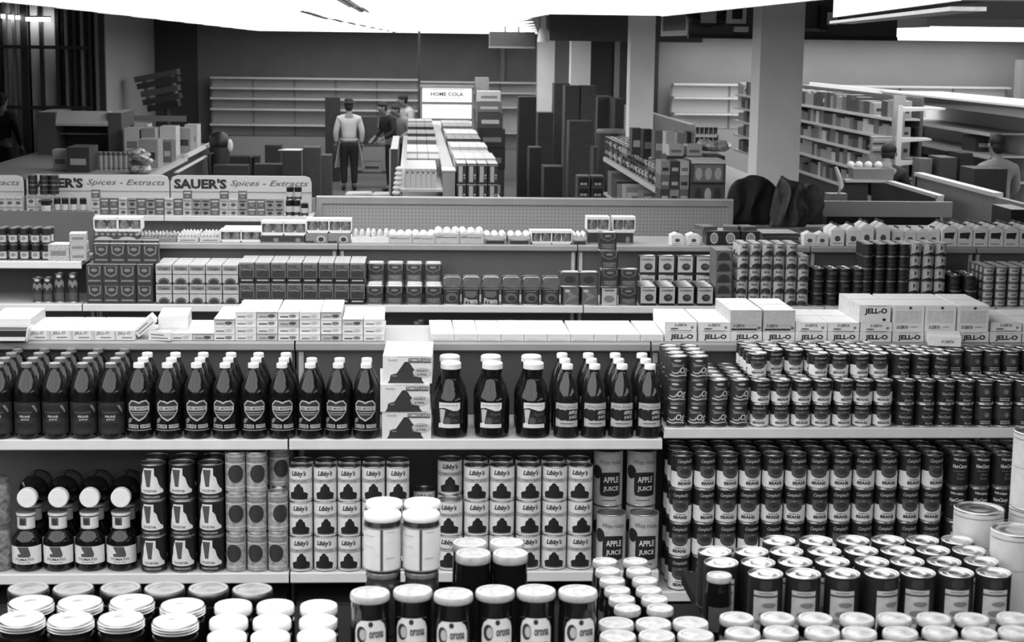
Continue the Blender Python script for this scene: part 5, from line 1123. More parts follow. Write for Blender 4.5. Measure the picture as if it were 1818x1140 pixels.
# ---- right hand gondola running away, shelf edge slanting
rx = 2.31; ry0, ry1 = 14.4, 20.3; zs = 1.575
r_ = empty('aisle_gondola', (rx, ry0, 0), 'gondola crowded with cans running away beyond the pegboard bay', 'shelving')
MB().box(0, 1.25, 0, ry1-ry0, zs-.03, zs, SHELF).obj('shelf', r_); MB().box(-.012, 0, 0, ry1-ry0, zs-.05, zs, LIP).obj('price_rail', r_)
MB().box(.0, 1.25, 0, ry1-ry0, 1.12, 1.15, SHELF).obj('shelf', r_); MB().box(.6, .66, 0, ry1-ry0, .2, 1.12, PANEL).obj('spine', r_); MB().box(0, 1.25, 0, ry1-ry0, 0, .2, STEEL).obj('base_plinth', r_)
for y in (0, 2.9, 5.84): MB().box(.6, .66, y, y+.05, 1.15, zs-.03, STEEL).obj('upright', r_)
P_G = [dcan('far_can', .05, .12, [('rect', -1.1, .3, 1.1, .7, (LGREY, GREY, DGREY, LGREY)[k]), ('ell', 0, .5, .4, .14, (DARK, LGREY, LGREY, GREY)[k])], (DGREY, INK, DARK, GREY)[k], seg=12, lid=(TIN, TIND, TIN, TIN)[k]) for k in range(4)]
for i in range(22):
    y = ry0+.95+.235*i
    kk = rs.randrange(4)
    for t in range(2):
        for c in range(3): put(P_G[(kk+(c+t) % 2) % 4], (rx+.06+.115*c, y, zs+.1205*t), 'can on the slanting edge gondola, %s back, %s across, %s' % (ORD[i+1], ORD[c+1], ('lower', 'upper')[t]), 'can', 'cans on the far right gondola', (0, 0, -.5), (1.08, 1.08, 1))
for i in range(12):
    y = ry0+.2+.46*i; k = rs.choice((1, 2, 3)); 
    put(P_F[k], (rx+.2, y, 1.15), 'grocery box in the dark below the slanting shelf edge, %s back' % ORD[i+1], 'carton', 'boxes below the slanting edge', scale=(.36, .4, rs.uniform(.16, .3)))
# near end of that gondola: piled cartons and bottles
def px_box(a, b, c, d, Y, k, lab, cat='carton', dep=.3, grp=None, P=None, zb=None):
    xa, z0 = XZ(a, d, Y); xb, z1 = XZ(b, c, Y)
    if zb is not None: z0 = zb
    return put((P or P_F)[k], ((xa+xb)/2, Y, z0), lab, cat, grp, (0, 0, 0), (abs(xb-xa)*.97, dep, z1-z0-.002))
P_BT = carton('drinks_carton', 1, 1, 1, DGREY, [('rect', -.42, .52, .42, .9, GREY), ('ell', -.28, .7, .1, .14, LGREY), ('ell', 0, .7, .1, .14, LGREY), ('ell', .28, .7, .1, .14, LGREY), ('rect', -.5, .45, .5, .5, INK), ('ell', -.28, .22, .1, .16, DARK), ('ell', 0, .22, .1, .16, LGREY), ('ell', .28, .22, .1, .16, DARK), ('rect', -.5, .93, .5, 1, WHITE)], top=PAPER)
px_box(1225, 1290, 285, 352, 13.95, 0, 'drinks carton with pale top at the gondola end', P=[P_BT], dep=.4, zb=zs if False else 1.6)
for i in range(3):
    for t in range(3):
        xa, _ = XZ(1172+17*i, 340, 14.0); put(P_F[(3, 1, 2, 2, 3, 1, 1, 3, 0)[i+3*t]], (xa+.04, 14.0, 1.6+.118*t), 'small printed box at the gondola end, %s column, %s up' % (ORD[i+1], ORD[t+1]), 'carton', 'small printed boxes at the end', (0, 0, 0), (.076, .3, .116))
MB_ = MB().box(1.95, 3.05, 13.75, 14.38, .0, 1.598, STEEL, top=SHELF); r_ = empty('end_display_stand', (0, 0, 0), 'low display stand at the gondola end under the drinks cartons', 'stand'); MB_.obj('stand_body', r_); MB().box(1.94, 3.06, 13.74, 13.76, 1.56, 1.599, LIP).obj('price_rail', r_)
z9 = XZ(1250, 285, 14)[1]
for i, (a, b, k) in enumerate(((1187, 1214, 0), (1219, 1247, 0))): px_box(a, b, 257, 277, 14.55, k, 'bright cubic carton on the gondola end, %s of two' % ORD[i+1], dep=.2, grp='bright cubic cartons', zb=1.962)
for i, (a, b, k) in enumerate(((1183, 1216, 3), (1218, 1250, 2), (1253, 1288, 3))): px_box(a, b, 277, 300, 14.5, k, 'grocery box under the bright cartons, %s from left' % ORD[i+1], dep=.35, grp='boxes under the bright cartons', zb=zs)
r0 = empty('bagged_goods', (0, 0, 0), 'heap of clear bagged goods at the gondola end', 'bags')
m = MB()
for i in range(14): 
    x, z = XZ(rs.uniform(1252, 1290), rs.uniform(256, 272), 14.75); m.ball((x, 14.75+rs.uniform(-.1, .1), max(z, 2.04)), (.07, .07, .045), mat('pale_bagged_goods', .45, .3, var=.4, scale=30), 8, 6)
o = m.obj('bag_heap', r0)
tag(r0, 'heap of clear bagged goods at the gondola end', 'bags') if False else None
for i in range(5): px_box(1122+20*i, 1140+20*i, 228+2*i, 240+2*i, 16.9-.3*i, (3, 4, 2, 0, 1)[i], 'flat box lying over the crowded cans, %s from left' % ORD[i+1], dep=.22, grp='flat boxes over the cans', zb=zs+.2425)
for i in range(6): px_box(1163+11*i, 1173+11*i, 234, 247, 18.6, (1, 4, 1, 4, 1, 4)[i], 'striped upright packet behind the can gondola, %s from left' % ORD[i+1], dep=.2, grp='striped upright packets', zb=zs)

# low white gondola behind the second column with a jar rack
xa, za = XZ(1162, 200, 33); 
r_ = empty('aisle_gondola', (X_at(1222, 25.2, 1.6), 25.2, 0), 'pale empty gondola behind the second column', 'shelving')
MB().box(0, .1, 0, 8, 0, 1.75, STEEL, top=LIP).obj('spine', r_); MB().box(-.35, 0, 0, 8, 1.3, 1.33, SHELF).obj('shelf', r_); MB().box(-.35, 0, 0, 8, 0, .2, STEEL).obj('base_plinth', r_)
P_SJ = dcan('rack_jar', .03, .11, [], DARK, lid=LGREY, seg=10)
xr = X_at(1234, 25, 1.6)
r_ = empty('jar_rack', (xr, 25.0, 0), 'narrow rack holding two rows of small dark jars', 'rack'); MB().box(0, .36, 0, .12, 0, 1.46, STEEL).box(0, .36, 0, .12, 1.598, 1.608, STEEL).box(0, .01, 0, .12, 1.46, 1.61, STEEL).box(.35, .36, 0, .12, 1.46, 1.61, STEEL).obj('rack_frame', r_)
for i in range(5):
    for t in range(2): put(P_SJ, (xr+.045+.067*i, 25.05, (1.46, 1.608)[t]), 'small dark jar in the narrow rack, %s from left, %s row' % (ORD[i+1], ('lower', 'upper')[t]), 'jar', 'rack jars', scale=(1, 1, 1.0))
px_box(1060, 1090, 172, 222, 30, 3, 'dark shelving unit of goods behind the drum', 'display', dep=1.0, zb=0)
px_box(1091, 1109, 176, 230, 29, 4, 'second dark unit of goods behind the drum', 'display', dep=1.0, zb=0)

# ---- long filled gondola on the right, running away
fx = 6.02; fy0, fy1 = 20.9, 31.5
r_ = empty('aisle_gondola', (fx, fy0, 0), 'tall gondola of groceries running away beyond the big column', 'shelving')
LV = [.35, 1.02, 1.30, 1.56, 1.80, 2.04]
MB().box(.33, .37, .06, fy1-fy0, 0, 2.3, PANEL).obj('spine', r_); MB().box(0, .33, 0.06, fy1-fy0, 0, .2, STEEL).obj('base_plinth', r_)
for z in LV[1:]:
    s = MB().box(0, .33, .06, fy1-fy0, z-.025, z, SHELF).obj('shelf', r_); MB().box(-.012, 0, .06, fy1-fy0, z-.035, z, LIP).obj('price_rail', s)
MB().box(-.03, .12, 0, .05, 0, 2.33, STEEL).obj('end_panel', r_)
for li, z in enumerate(LV[1:]):
    y = fy0+.08; i = 0
    while y < fy1-.35:
        L_ = rs.uniform(.14, .32); k = rs.choice((0, 1, 1, 2, 2, 3, 3)) ; h = rs.uniform(.1, .21) if z < 2 else rs.uniform(.16, .24)
        if rs.random() > .06: put(P_F[k], (fx+.125, y, z), 'grocery package on the tall far gondola, %s shelf, %s from the near end' % (ORD[li+1], ORD[i+1]), 'package', 'packages on the tall far gondola', (0, 0, 0), (.2, L_*.95, h))
        y += L_; i += 1
P_RK = carton('wall_rack', .3, .1, .3, STEEL, [('rect', -.46, .05+.24*j, .46, .16+.24*j, (DARK, LGREY)[j % 2]) for j in range(4)], top=LIP)
xw, zw = XZ(1562, 236, 20.6); put(P_RK, (xw+.05, 20.62, 1.62), 'small rack of striped goods on the gondola end', 'rack', None, scale=(.9, 1, .7))
MB().box(xw-.1, xw+.22, 20.63, 20.8, 0, 1.618, STEEL).obj('stand').name = 'rack_stand'; tag(bpy.data.objects['rack_stand'], 'plain grey stand under the small striped rack', 'stand')

# white open shelving at the far right
wx0 = 7.0
r_ = empty('open_shelving', (wx0, 20.4, 0), 'tall white open shelving with a sloping canopy, nearly empty', 'shelving')
WT = mat('white_shelving_paint', .6, .4, var=.04)
LQ = [.55, .95, 1.3, 1.62, 1.9]
MB().box(.62, .66, 0, 12, .1, 2.25, mat('bright_shelving_back', .5, .5)).obj('back_panel', r_)
for z in LQ:
    s = MB().box(.08, .62, .02, 12, z-.025, z, SHELF).obj('shelf', r_); MB().box(.066, .08, .02, 12, z-.045, z, WT).obj('price_rail', s)
MB().hexa([(-.25, -4.0, 2.16), (.65, -4.0, 2.1), (.65, 3.9, 2.1), (-.1, 3.9, 2.16), (-.25, -4.0, 2.3), (.65, -4.0, 2.3), (.65, 3.9, 2.3), (-.25, 3.9, 2.3)], GREY, top=WT).obj('canopy', r_)
MB().box(-.262, -.25, -4, 3.9, 2.28, 2.305, WT).obj('canopy_edge', r_)
MB().box(.2, .3, -3.9, -3.8, 0, 2.1, GREY).obj('front_post', r_)
MB().box(.56, .62, 4.5, 4.54, 0, 2.15, WT).obj('upright', r_); MB().box(.56, .62, 8.5, 8.54, 0, 2.15, WT).obj('upright', r_)
px_ = X_at(1595, 20.3, 1.6)
r_ = empty('bracket_rack', (px_, 20.3, 0), 'white end frame with side brackets at the tall gondola end', 'frame')
MB().box(-.03, .03, 0, .04, 0, XZ(1595, 187, 20.3)[1], WT).obj('post', r_)
for z, l in ((2.2, .55), (1.83, .4), (1.55, .36), (1.28, .4)): MB().hexa([(.03, 0, z-.05), (l, 0, z-.02), (l, .3, z-.02), (.03, .3, z-.05), (.03, 0, z), (l, 0, z), (l, .3, z), (.03, .3, z)], WT).obj('bracket', r_)
for i in range(14):
    k = rs.choice((0, 1, 3, 2)); put(P_F[k], (wx0+.3, 20.6+.55*i, 1.3), 'pale packet on the white open shelving, %s back' % ORD[i+1], 'packet', 'packets on the white shelving', (0, 0, rs.uniform(-.1, .1)), (.25, .42, rs.uniform(.05, .1)))
for i in range(4): put(P_F[(3, 4, 2, 0)[i]], (wx0+.3, 21.2+1.6*i, (1.62, .95, .95, 1.62)[i]), 'box left on the white open shelving, %s back' % ORD[i+1], 'box', 'boxes on the white shelving', (0, 0, .1), (.3, .4, .2))

# ---- checkout furniture at the right
PB = mat('grey_partition_board', .2, .5, var=.06, scale=4)
r_ = empty('partition', (5.8, 13.4, 0), 'long grey partition with white capping rail beside the checkouts', 'partition')
MB().box(0, .06, 0, 5.8, 0, 1.46, PB).obj('board', r_); MB().box(-.02, .08, 0, 2.2, 1.46, 1.5, WT).obj('capping_rail', r_); MB().box(-.02, .08, 3.1, 5.8, 1.46, 1.5, WT).obj('capping_rail', r_); MB().box(0, .06, 5.74, 5.8, 0, 1.46, WT).obj('end_post', r_)
a = XZ(1462, 357, 15.8); b = XZ(1690, 386, 15.8)
r_ = empty('checkout_counter', (a[0], 15.8, 0), 'checkout counter with a broad pale grey front board', 'counter')
W_ = b[0]-a[0]; MB().box(0, W_, 0, .04, b[1], a[1], mat('pale_grey_front_board', .42, .5, var=.05)).obj('front_board', r_)
MB().box(.05, W_-.1, .04, 1.0, 0, b[1]+.05, mat('dark_counter_body', .03, .5)).obj('counter_body', r_)
a = XZ(1500, 322, 19.2)
r_ = empty('open_bin', (a[0], 17.3, 0), 'open dark bin with white rails and a tray shelf', 'bin')
z = 1.4; W_ = 5.5-a[0]
MB().box(0, W_-.25, 1.9, 1.94, 0, z, mat('dark_bin_panel', .03, .5)).obj('back_board', r_); MB().box(W_-.03, W_, 0, 1.94, 0, z-.03, INK).obj('side_board', r_)
MB().box(W_-.05, W_+.03, -.03, 1.98, z-.03, z+.005, WT).obj('side_rail', r_); MB().box(W_-.05, W_+.02, -.05, 0, 0, z, LGREY).obj('corner_post', r_); MB().box(0, W_-.05, 1.86, 1.98, z-.02, z+.01, LGREY).obj('back_rail', r_)
MB().box(0, W_, 0, 1.9, .0, .8, INK).obj('bin_base', r_)
# tray box and bags on the bin's far rail
P_SH = carton('shallow_box', .46, .3, .12, GREY, [], top=INK)
x = X_at(1547, 19.3, 1.5); put(P_SH, (x, 18.9+.3, 1.412), 'shallow grey box resting on the bin rail before a worker', 'box', None, (0, 0, -.06))
for i, (a, b_) in enumerate(((1514, 314), (1529, 300), (1546, 296), (1563, 316))):
    x, z_ = XZ(a, b_, 19.5); tag(MB().ball((x, 19.62, max(1.545, z_)), (.05, .05, .05), PAPER, 9, 6).obj('paper_bag'), 'crumpled white paper by the shallow grey box, %s from left' % ORD[i+1], 'paper', 'crumpled papers')
m = MB(); x, z_ = XZ(1487, 305, 17.0); m.tube([(x-.02, 17.0, z_+.05), (x+.0, 17, z_), (x+.03, 17.0, z_-.08), (x+.04, 17.0, z_-.17), (x+.02, 17, z_-.22)], [.012, .02, .022, .02, .014], PAPER)
r0 = empty('bag_holder', (0, 0, 0), 'white curved handle standing beside the open bin', 'handle'); m.obj('curved_handle', r0); MB().box(x-.1, x+.1, 16.95, 17.1, 0, z_-.22, GREY).obj('stand', r0)
# tills at the far right
for i, (a, b_, c, d, Y) in enumerate(((1668, 1700, 280, 316, 19.8), (1703, 1728, 272, 318, 20.0), (1727, 1790, 300, 336, 18.6))):
    px_box(a, b_, c, d, Y, (3, 4, 4)[i], ('dark carton pile behind the partition', 'second dark carton behind the partition', 'black till standing by the partition rail')[i], ('carton', 'carton', 'till')[i], dep=.5, zb=0.0)
px_box(1792, 1830, 372, 420, 14.6, 4, 'dark cabinet at the edge below the partition rail', 'cabinet', dep=.5, zb=0)
px_box(1632, 1656, 282, 305, 20.0, 2, 'grey carton at the foot of the end frame', dep=.3, zb=0)
put(P_CT[3], (X_at(1582, 16.9, 1.0), 20.25, 0), 'dull carton at the end of the tall gondola', 'carton', None, (0, 0, .2), (.5, .3, 1.2)) if False else None

# ================================================================ left side counters
CT = mat('pale_counter_top', .4, .4, var=.08)
r_ = empty('service_counter', (-6.3, 23.6, 0), 'long service counter with a bright sloping rail at the window side', 'counter')
MB().box(0, 2.55, 0, 8.2, 0, .97, mat('dark_counter_front', .07, .5)).obj('counter_body', r_); MB().box(-.02, 2.58, -.02, 8.22, .97, 1.0, CT).obj('counter_top', r_)
MB().box(2.58, 2.66, 0, 4.2, .96, 1.01, LIP).obj('front_rail', r_); MB().box(2.58, 2.66, 4.3, 8.2, 1.0, 1.05, WHITE).obj('front_rail', r_); MB().box(2.66, 2.72, 2.6, 6.4, .88, .9, WHITE).obj('price_strip', r_)
Y = 28.3; xa, zt_ = XZ(65, 197, Y); xb, _ = XZ(215, 197, Y); zf = XZ(140, 215, Y)[1]
r_ = empty('cold_case', (xa, Y, 1.002), 'open fronted cold display case with bright canopy and grey sides', 'display case')
W_ = xb-xa; H_ = zt_-1.0; G2_ = mat('case_side_grey', .1, .5)
MB().box(0, .3, 0, 1.3, 0, H_-.02, G2_, top=WHITE).obj('side_panel', r_); MB().box(W_-.22, W_, 0, 1.3, 0, H_-.02, G2_, top=WHITE).obj('side_panel', r_)
MB().hexa([(.301, 0, H_-.24), (W_-.221, 0, H_-.24), (W_-.221, 1.3, H_-.06), (.301, 1.3, H_-.06), (.301, -.02, H_-.2), (W_-.221, -.02, H_-.2), (W_-.221, .16, H_), (.301, .16, H_)], WHITE).obj('canopy', r_)
MB().box(.3, W_-.22, 1.0, 1.04, 0, H_-.2, INK).obj('back_panel', r_); MB().box(.3, W_-.22, .3, 1.0, .32, .34, GREY).obj('shelf', r_)
def onc(a, b, c, d, Y, k, lab, dep=.3, rz=0, grp=None, zb=1.0):
    xa, z0 = XZ(a, d, Y); xb, z1 = XZ(b, c, Y); put(P_F[k], ((xa+xb)/2, Y, zb), lab, 'carton', grp, (0, 0, rz), (xb-xa, dep, z1-zb))
onc(94, 119, 266, 300, 25.0, 0, 'white box against the cold case', .3)
onc(119, 158, 262, 302, 24.6, 3, 'dark box with pale top on the service counter', .7)
P_WC = dcan('white_topped_can', .05, .26, [('rect', -1.1, .1, 1.1, .8, LGREY)], GREY, lid=WHITE, seg=12)
for i in range(8): put(P_WC, (X_at(179+8.8*i, 25.2, 1.1), 25.2, 1.0), 'white topped can in the row on the service counter, %s from left' % ORD[i+1], 'can', 'white topped cans', scale=(.7, .7, 1))
for i, (a, b_, c, d, Y, k) in enumerate(((221, 247, 228, 260, 28, 0), (251, 275, 228, 262, 28, 1), (238, 262, 221, 232, 29.2, 0), (284, 312, 225, 258, 28.4, 0), (314, 338, 228, 262, 29, 1), (246, 280, 248, 285, 25.6, 1), (290, 304, 252, 290, 26.8, 2), (328, 350, 222, 250, 30, 0))):
    onc(a, b_, c, d, Y, k, 'pale carton heaped on the service counter, %s' % ('beside the cold case', 'second from the cold case', 'smallest, at the back', 'with dark slots', 'next to the slotted one', 'large, front', 'grey, front', 'near the rail end')[i], .5, .0)
m = MB()
for i in range(9):
    x, z_ = XZ(rs.uniform(236, 262), rs.uniform(268, 292), 24.6); m.ball((x, 24.6+rs.uniform(-.2, .2), max(1.08, z_)), (.1, .09, .05), mat('glossy_wrap', .35, .2, var=.8, scale=14), 8, 6)
for i in range(9):
    x, z_ = XZ(rs.uniform(236, 262), 300, 24.6); m.ball((x, 24.6+rs.uniform(-.2, .2), 1.062), (.1, .09, .06), mat('glossy_wrap', .35, .2, var=.8, scale=14), 8, 6)
r0 = empty('wrapped_goods', (0, 0, 0), 'heap of shiny wrapped goods on the service counter', 'goods'); m.obj('wrapped_heap', r0)
# tilted rack of trays standing against the wall
xr, zr = XZ(283, 165, 33.5)
r_ = empty('tray_rack', (xr, 33.5, 0), 'dark rack of trays leaning at a tilt before the back wall', 'rack')
tl = .2
def tlt(q): c, s = math.cos(tl), math.sin(tl); return (q[0]*c+q[2]*s*-1, q[1], q[2]*c+q[0]*s+zr)
for j, (zz, wd, M_) in enumerate(((.34, .42, DGREY), (.2, .4, DARK), (.04, .36, DGREY), (-.12, .36, DARK), (-.26, .3, INK))):
    MB().box(-wd, wd, 0, .5, zz-.06, zz+.05, M_, xf=tlt).obj('tray', r_)
MB().box(-.3, -.26, .1, .4, -.32, .38, GREY, xf=tlt).obj('rack_side', r_); MB().box(.26, .3, .1, .4, -.32, .38, GREY, xf=tlt).obj('rack_side', r_)
MB().tube([(.1, .3, zr-.25), (.15, .3, 0)], .06, DARK).obj('rack_post', r_)
MB().box(-.5, .6, .0, .6, 0, .06, DARK).obj('rack_foot', r_)
a = XZ(230, 205, 32); b = XZ(330, 216, 32)
tag(MB().box(a[0], b[0], 32, 32.2, 1.0, 1.03, GREY).box(a[0], a[0]+.03, 32, 32.2, .0, 1.0, GREY).box(b[0]-.03, b[0], 32, 32.2, .0, 1.0, GREY).box(a[0], b[0], 32, 32.05, b[1], a[1], GREY).obj('wall_board'), 'long grey board standing behind the service counter', 'board')
r0 = empty('waste_bin', (X_at(390, 30.5, 1.1), 30.5, 0), 'black domed bin with a white tag at the counter end', 'bin')
MB().lathe([(0, 0), (.16, 0), (.18, 1.02), (0, 1.02)], DARK, 16).obj('bin_body', r0)
MB().ball((0, 0, 1.1), (.19, .18, .2), INK, 14, 9).obj('domed_lid', r0); MB().ball((.18, -.05, 1.05), (.06, .05, .12), PAPER, 8, 6).obj('white_tag', r0)
# carts and cartons on the sales floor
for i, (px, Y, h) in enumerate(((409, 29.5, .95), (430, 32.2, .9), (480, 30.9, .8))):
    x = X_at(px, Y, .5); r0 = empty('stock_cart', (x, Y, 0), 'dark low stock cart on the open floor, %s from left' % ORD[i+1], 'cart', 'stock carts')
    MB().box(-.35, .35, 0, .5, .2, .28, INK).obj('deck', r0); MB().tube([(-.33, .0, .24), (-.36, .0, h), (-.36, .45, h), (-.33, .5, .24)], .03, INK).obj('push_handle', r0); MB().box(-.3, .3, .05, .45, .285, .285+h*.5, (DARK, mat('dark_board_and_shade_fill', .02, .6), DARK)[i]).obj('load', r0)
    for sx_ in (-.28, .28):
        for sy_ in (.08, .42): MB().lathe([(0, -.02), (.09, -.02), (.09, .02), (0, .02)], INK, 12, axis='x', cx=sx_, cy=sy_, cz=.1).obj('wheel', r0)
def floorbox(px0, px1, pyt, Y, k, lab, dep=.5, P=P_CT):
    xa, z = XZ(px0, pyt, Y); xb = X_at(px1, Y, z/2); put(P[k], ((xa+xb)/2, Y, 0), lab, 'carton', None, (0, 0, 0), (xb-xa, dep, z))
floorbox(501, 532, 268, 30, 1, 'dark carton with papers on top on the open floor'); floorbox(537, 568, 262, 30.4, 2, 'dark carton beside the papered one'); floorbox(470, 498, 258, 32.5, 1, 'dark carton behind the carts'); floorbox(568, 588, 276, 31.5, 3, 'carton beside the aproned worker')
x, z = XZ(516, 262, 30); tag(MB().hexa([(x-.22, 30.02, z-.055), (x+.16, 30.02, z-.055), (x+.2, 30.42, z-.055), (x-.1, 30.42, z-.055), (x-.22, 30.02, z-.045), (x+.16, 30.02, z-.045), (x+.2, 30.42, z-.045), (x-.1, 30.42, z-.045)], PAPER).obj('paper_sheet'), 'white papers lying on a dark carton on the open floor', 'paper')
for i, (a, b_, Y) in enumerate(((420, 470, 28.5), (440, 540, 27.5))):
    x0, _ = XZ(a, 300, Y); x1, _ = XZ(b_, 300, Y); tag(MB().box(x0, x1, Y, Y+.15, 0, .04, DARK).obj('floor_plank'), 'dark plank lying on the open floor, %s one' % ('far', 'near')[i], 'plank')
# table by the workers
r0 = empty('work_table', (X_at(665, 33.9, .9), 33.9, 0), 'brown work table between the two workers', 'table')
MB().box(-.5, .3, 0, .6, .84, .88, BROWN).obj('table_top', r0)
for sx_ in (-.46, .24):
    for sy_ in (.02, .54): MB().box(sx_, sx_+.04, sy_, sy_+.04, 0, .84, BROWN).obj('leg', r0)
MB().box(-.42, .24, .1, .5, .3, .33, BROWN).obj('lower_shelf', r0)
put(P_CT[2], (X_at(652, 33.9, 1.2), 34.0, .88), 'brown carton standing on the work table', 'carton', None, (0, 0, 0), (.4, .4, .55))
put(P_F[1], (X_at(660, 33.9, .4), 34.05, .331), 'pale packet on the work table lower shelf', 'packet', None, (0, 0, 0), (.4, .3, .2))
put(P_CT[1], (X_at(590, 35.6, 1.4), 35.6, 0), 'tall dark carton behind the aproned worker', 'carton', None, (0, 0, 0), (.3, .4, 1.75))
for i, (a, b_) in enumerate(((636, 343), (684, 344))):
    x, y = XY(a, b_, .02); tag(MB().hexa([(x-.25, y-.1, 0.001), (x+.25, y-.1, 0.001), (x+.3, y+.2, 0.001), (x-.2, y+.2, 0.001), (x-.2, y-.05, .06), (x+.2, y-.1, .03), (x+.25, y+.15, .05), (x-.15, y+.15, .04)], PAPER).obj('crumpled_paper'), 'crumpled white paper on the floor by the worker, %s one' % ('near', 'far')[i], 'paper')

# ================================================================ coats over the bay end
r_ = empty('gondola_bay', (2.36, Y3, 0), 'low shelving bay behind the pegboard bay end, coats laid over it', 'shelving')
MB().box(0, 2.6, 0, .03, .16, 1.6, PANEL).obj('back_panel', r_); MB().box(0, 2.6, -.02, .45, 1.575, 1.6, STEEL).obj('top_board', r_); MB().box(0, 2.6, -.45, .4, 0, .16, STEEL).obj('base_plinth', r_)
def cloth(name, pts, Y, dpt, M_, lab, seed, zbase):
    """a heaped coat: outline from the front given thickness by folds"""
    rn = random.Random(seed); m = MB(); cols = []
    N = len(pts)
    for i, (px, pt, pbm) in enumerate(pts):
        xt, zt_ = XZ(px, pt, Y); zb_ = XZ(px, pbm, Y)[1]; ring = []
        K = 12
        for k in range(K+1):
            a = PI*k/K; fz = (1-math.cos(a))/2; zb_ = max(zb_, zbase+.008); bul = math.sin(a)**.6
            fold = .55+.4*math.sin(i*2.6+k*.35+seed)+.12*rn.uniform(-1, 1)
            edge = math.sin(PI*(i+.15)/(N-.7))
            ring.append((xt+.02*math.sin(k*.9+i), Y-dpt*bul*fold*edge, zt_*(1-fz)+zb_*fz))
        back = [(xt, Y+dpt*.7*edge*math.sin(PI*k/K), zt_*(1-k/K)+zb_*k/K) for k in range(K-1, 0, -1)]
        cols.append(len(m.v)); m.v += ring+back; L_ = len(ring)+len(back)
    for i in range(N-1):
        for k in range(L_): m.face((cols[i]+k, cols[i]+(k+1) % L_, cols[i+1]+(k+1) % L_, cols[i+1]+k), M_, True)
    m.face([cols[0]+k for k in reversed(range(L_))], M_, True); m.face([cols[-1]+k for k in range(L_)], M_, True)
    o = m.obj(name); md = o.modifiers.new('s', 'SUBSURF'); md.levels = 1; md.render_levels = 2
    return tag(o, lab, 'coat')
BLK = mat('black_wool', .009, .9, var=.2, scale=30); GRC = mat('grey_raincoat', .05, .7, var=.35, scale=14, bump=.4); GRC2 = mat('dull_jacket_cloth', .085, .8, var=.25, scale=10, bump=.4)
cloth('coat', [(1290, 350, 398), (1295, 326, 402), (1306, 316, 403), (1320, 316, 404), (1332, 309, 404), (1346, 309, 405), (1358, 314, 405), (1370, 326, 405), (1380, 340, 404)], 12.25, .22, BLK, 'black wool coat heaped at the foot of the big column', 1, 1.6)
cloth('coat', [(1368, 372, 402), (1374, 338, 404), (1380, 320, 405), (1387, 308, 406), (1394, 312, 408), (1402, 318, 409), (1412, 320, 410), (1422, 324, 408), (1430, 336, 405), (1434, 352, 403)], 12.1, .2, GRC, 'grey raincoat with folds draped before the big column', 2, 1.6)
cloth('jacket', [(1418, 330, 392), (1430, 322, 400), (1444, 326, 402), (1456, 334, 404), (1462, 350, 400)], 12.3, .16, GRC2, 'dull grey jacket laid beside the raincoat', 5, 1.6)

# ================================================================ people
SKIN = mat('skin', .18, .6, var=.08); HAIRM = mat('dark_hair', .008, .7); SHIRT = mat('white_shirt_cloth', .5, .8, var=.08, scale=8, bump=.2); BLKC = mat('black_cloth', .008, .8); LSH_ = mat('light_grey_shirt', .22, .8, var=.08, bump=.2); SHOE = mat('black_shoe_leather', .01, .4)
def skin(name, nodes, edges, M_, parent, sub=2, root=0):
    """nodes: (x, y, z, radius or (rx, ry)); grown into one surface with a Skin modifier and kept as a mesh"""
    me = bpy.data.meshes.new(name); me.from_pydata([n[:3] for n in nodes], edges, [])
    o = bpy.data.objects.new(name, me); COL.objects.link(o)
    sm = o.modifiers.new('skin', 'SKIN'); sm.use_smooth_shade = True
    for i, n in enumerate(nodes):
        r = n[3]; d = me.skin_vertices[0].data[i]; d.radius = r if isinstance(r, tuple) else (r, r); d.use_root = (i == root)
    sb_ = o.modifiers.new('sub', 'SUBSURF'); sb_.levels = sub; sb_.render_levels = sub
    bpy.context.view_layer.update(); dg = bpy.context.evaluated_depsgraph_get()
    m2 = bpy.data.meshes.new_from_object(o.evaluated_get(dg)); m2.name = name
    o.modifiers.clear(); o.data = m2; m2.materials.clear(); m2.materials.append(M_)
    for p in m2.polygons: p.use_smooth = True
    o.parent = parent; return o
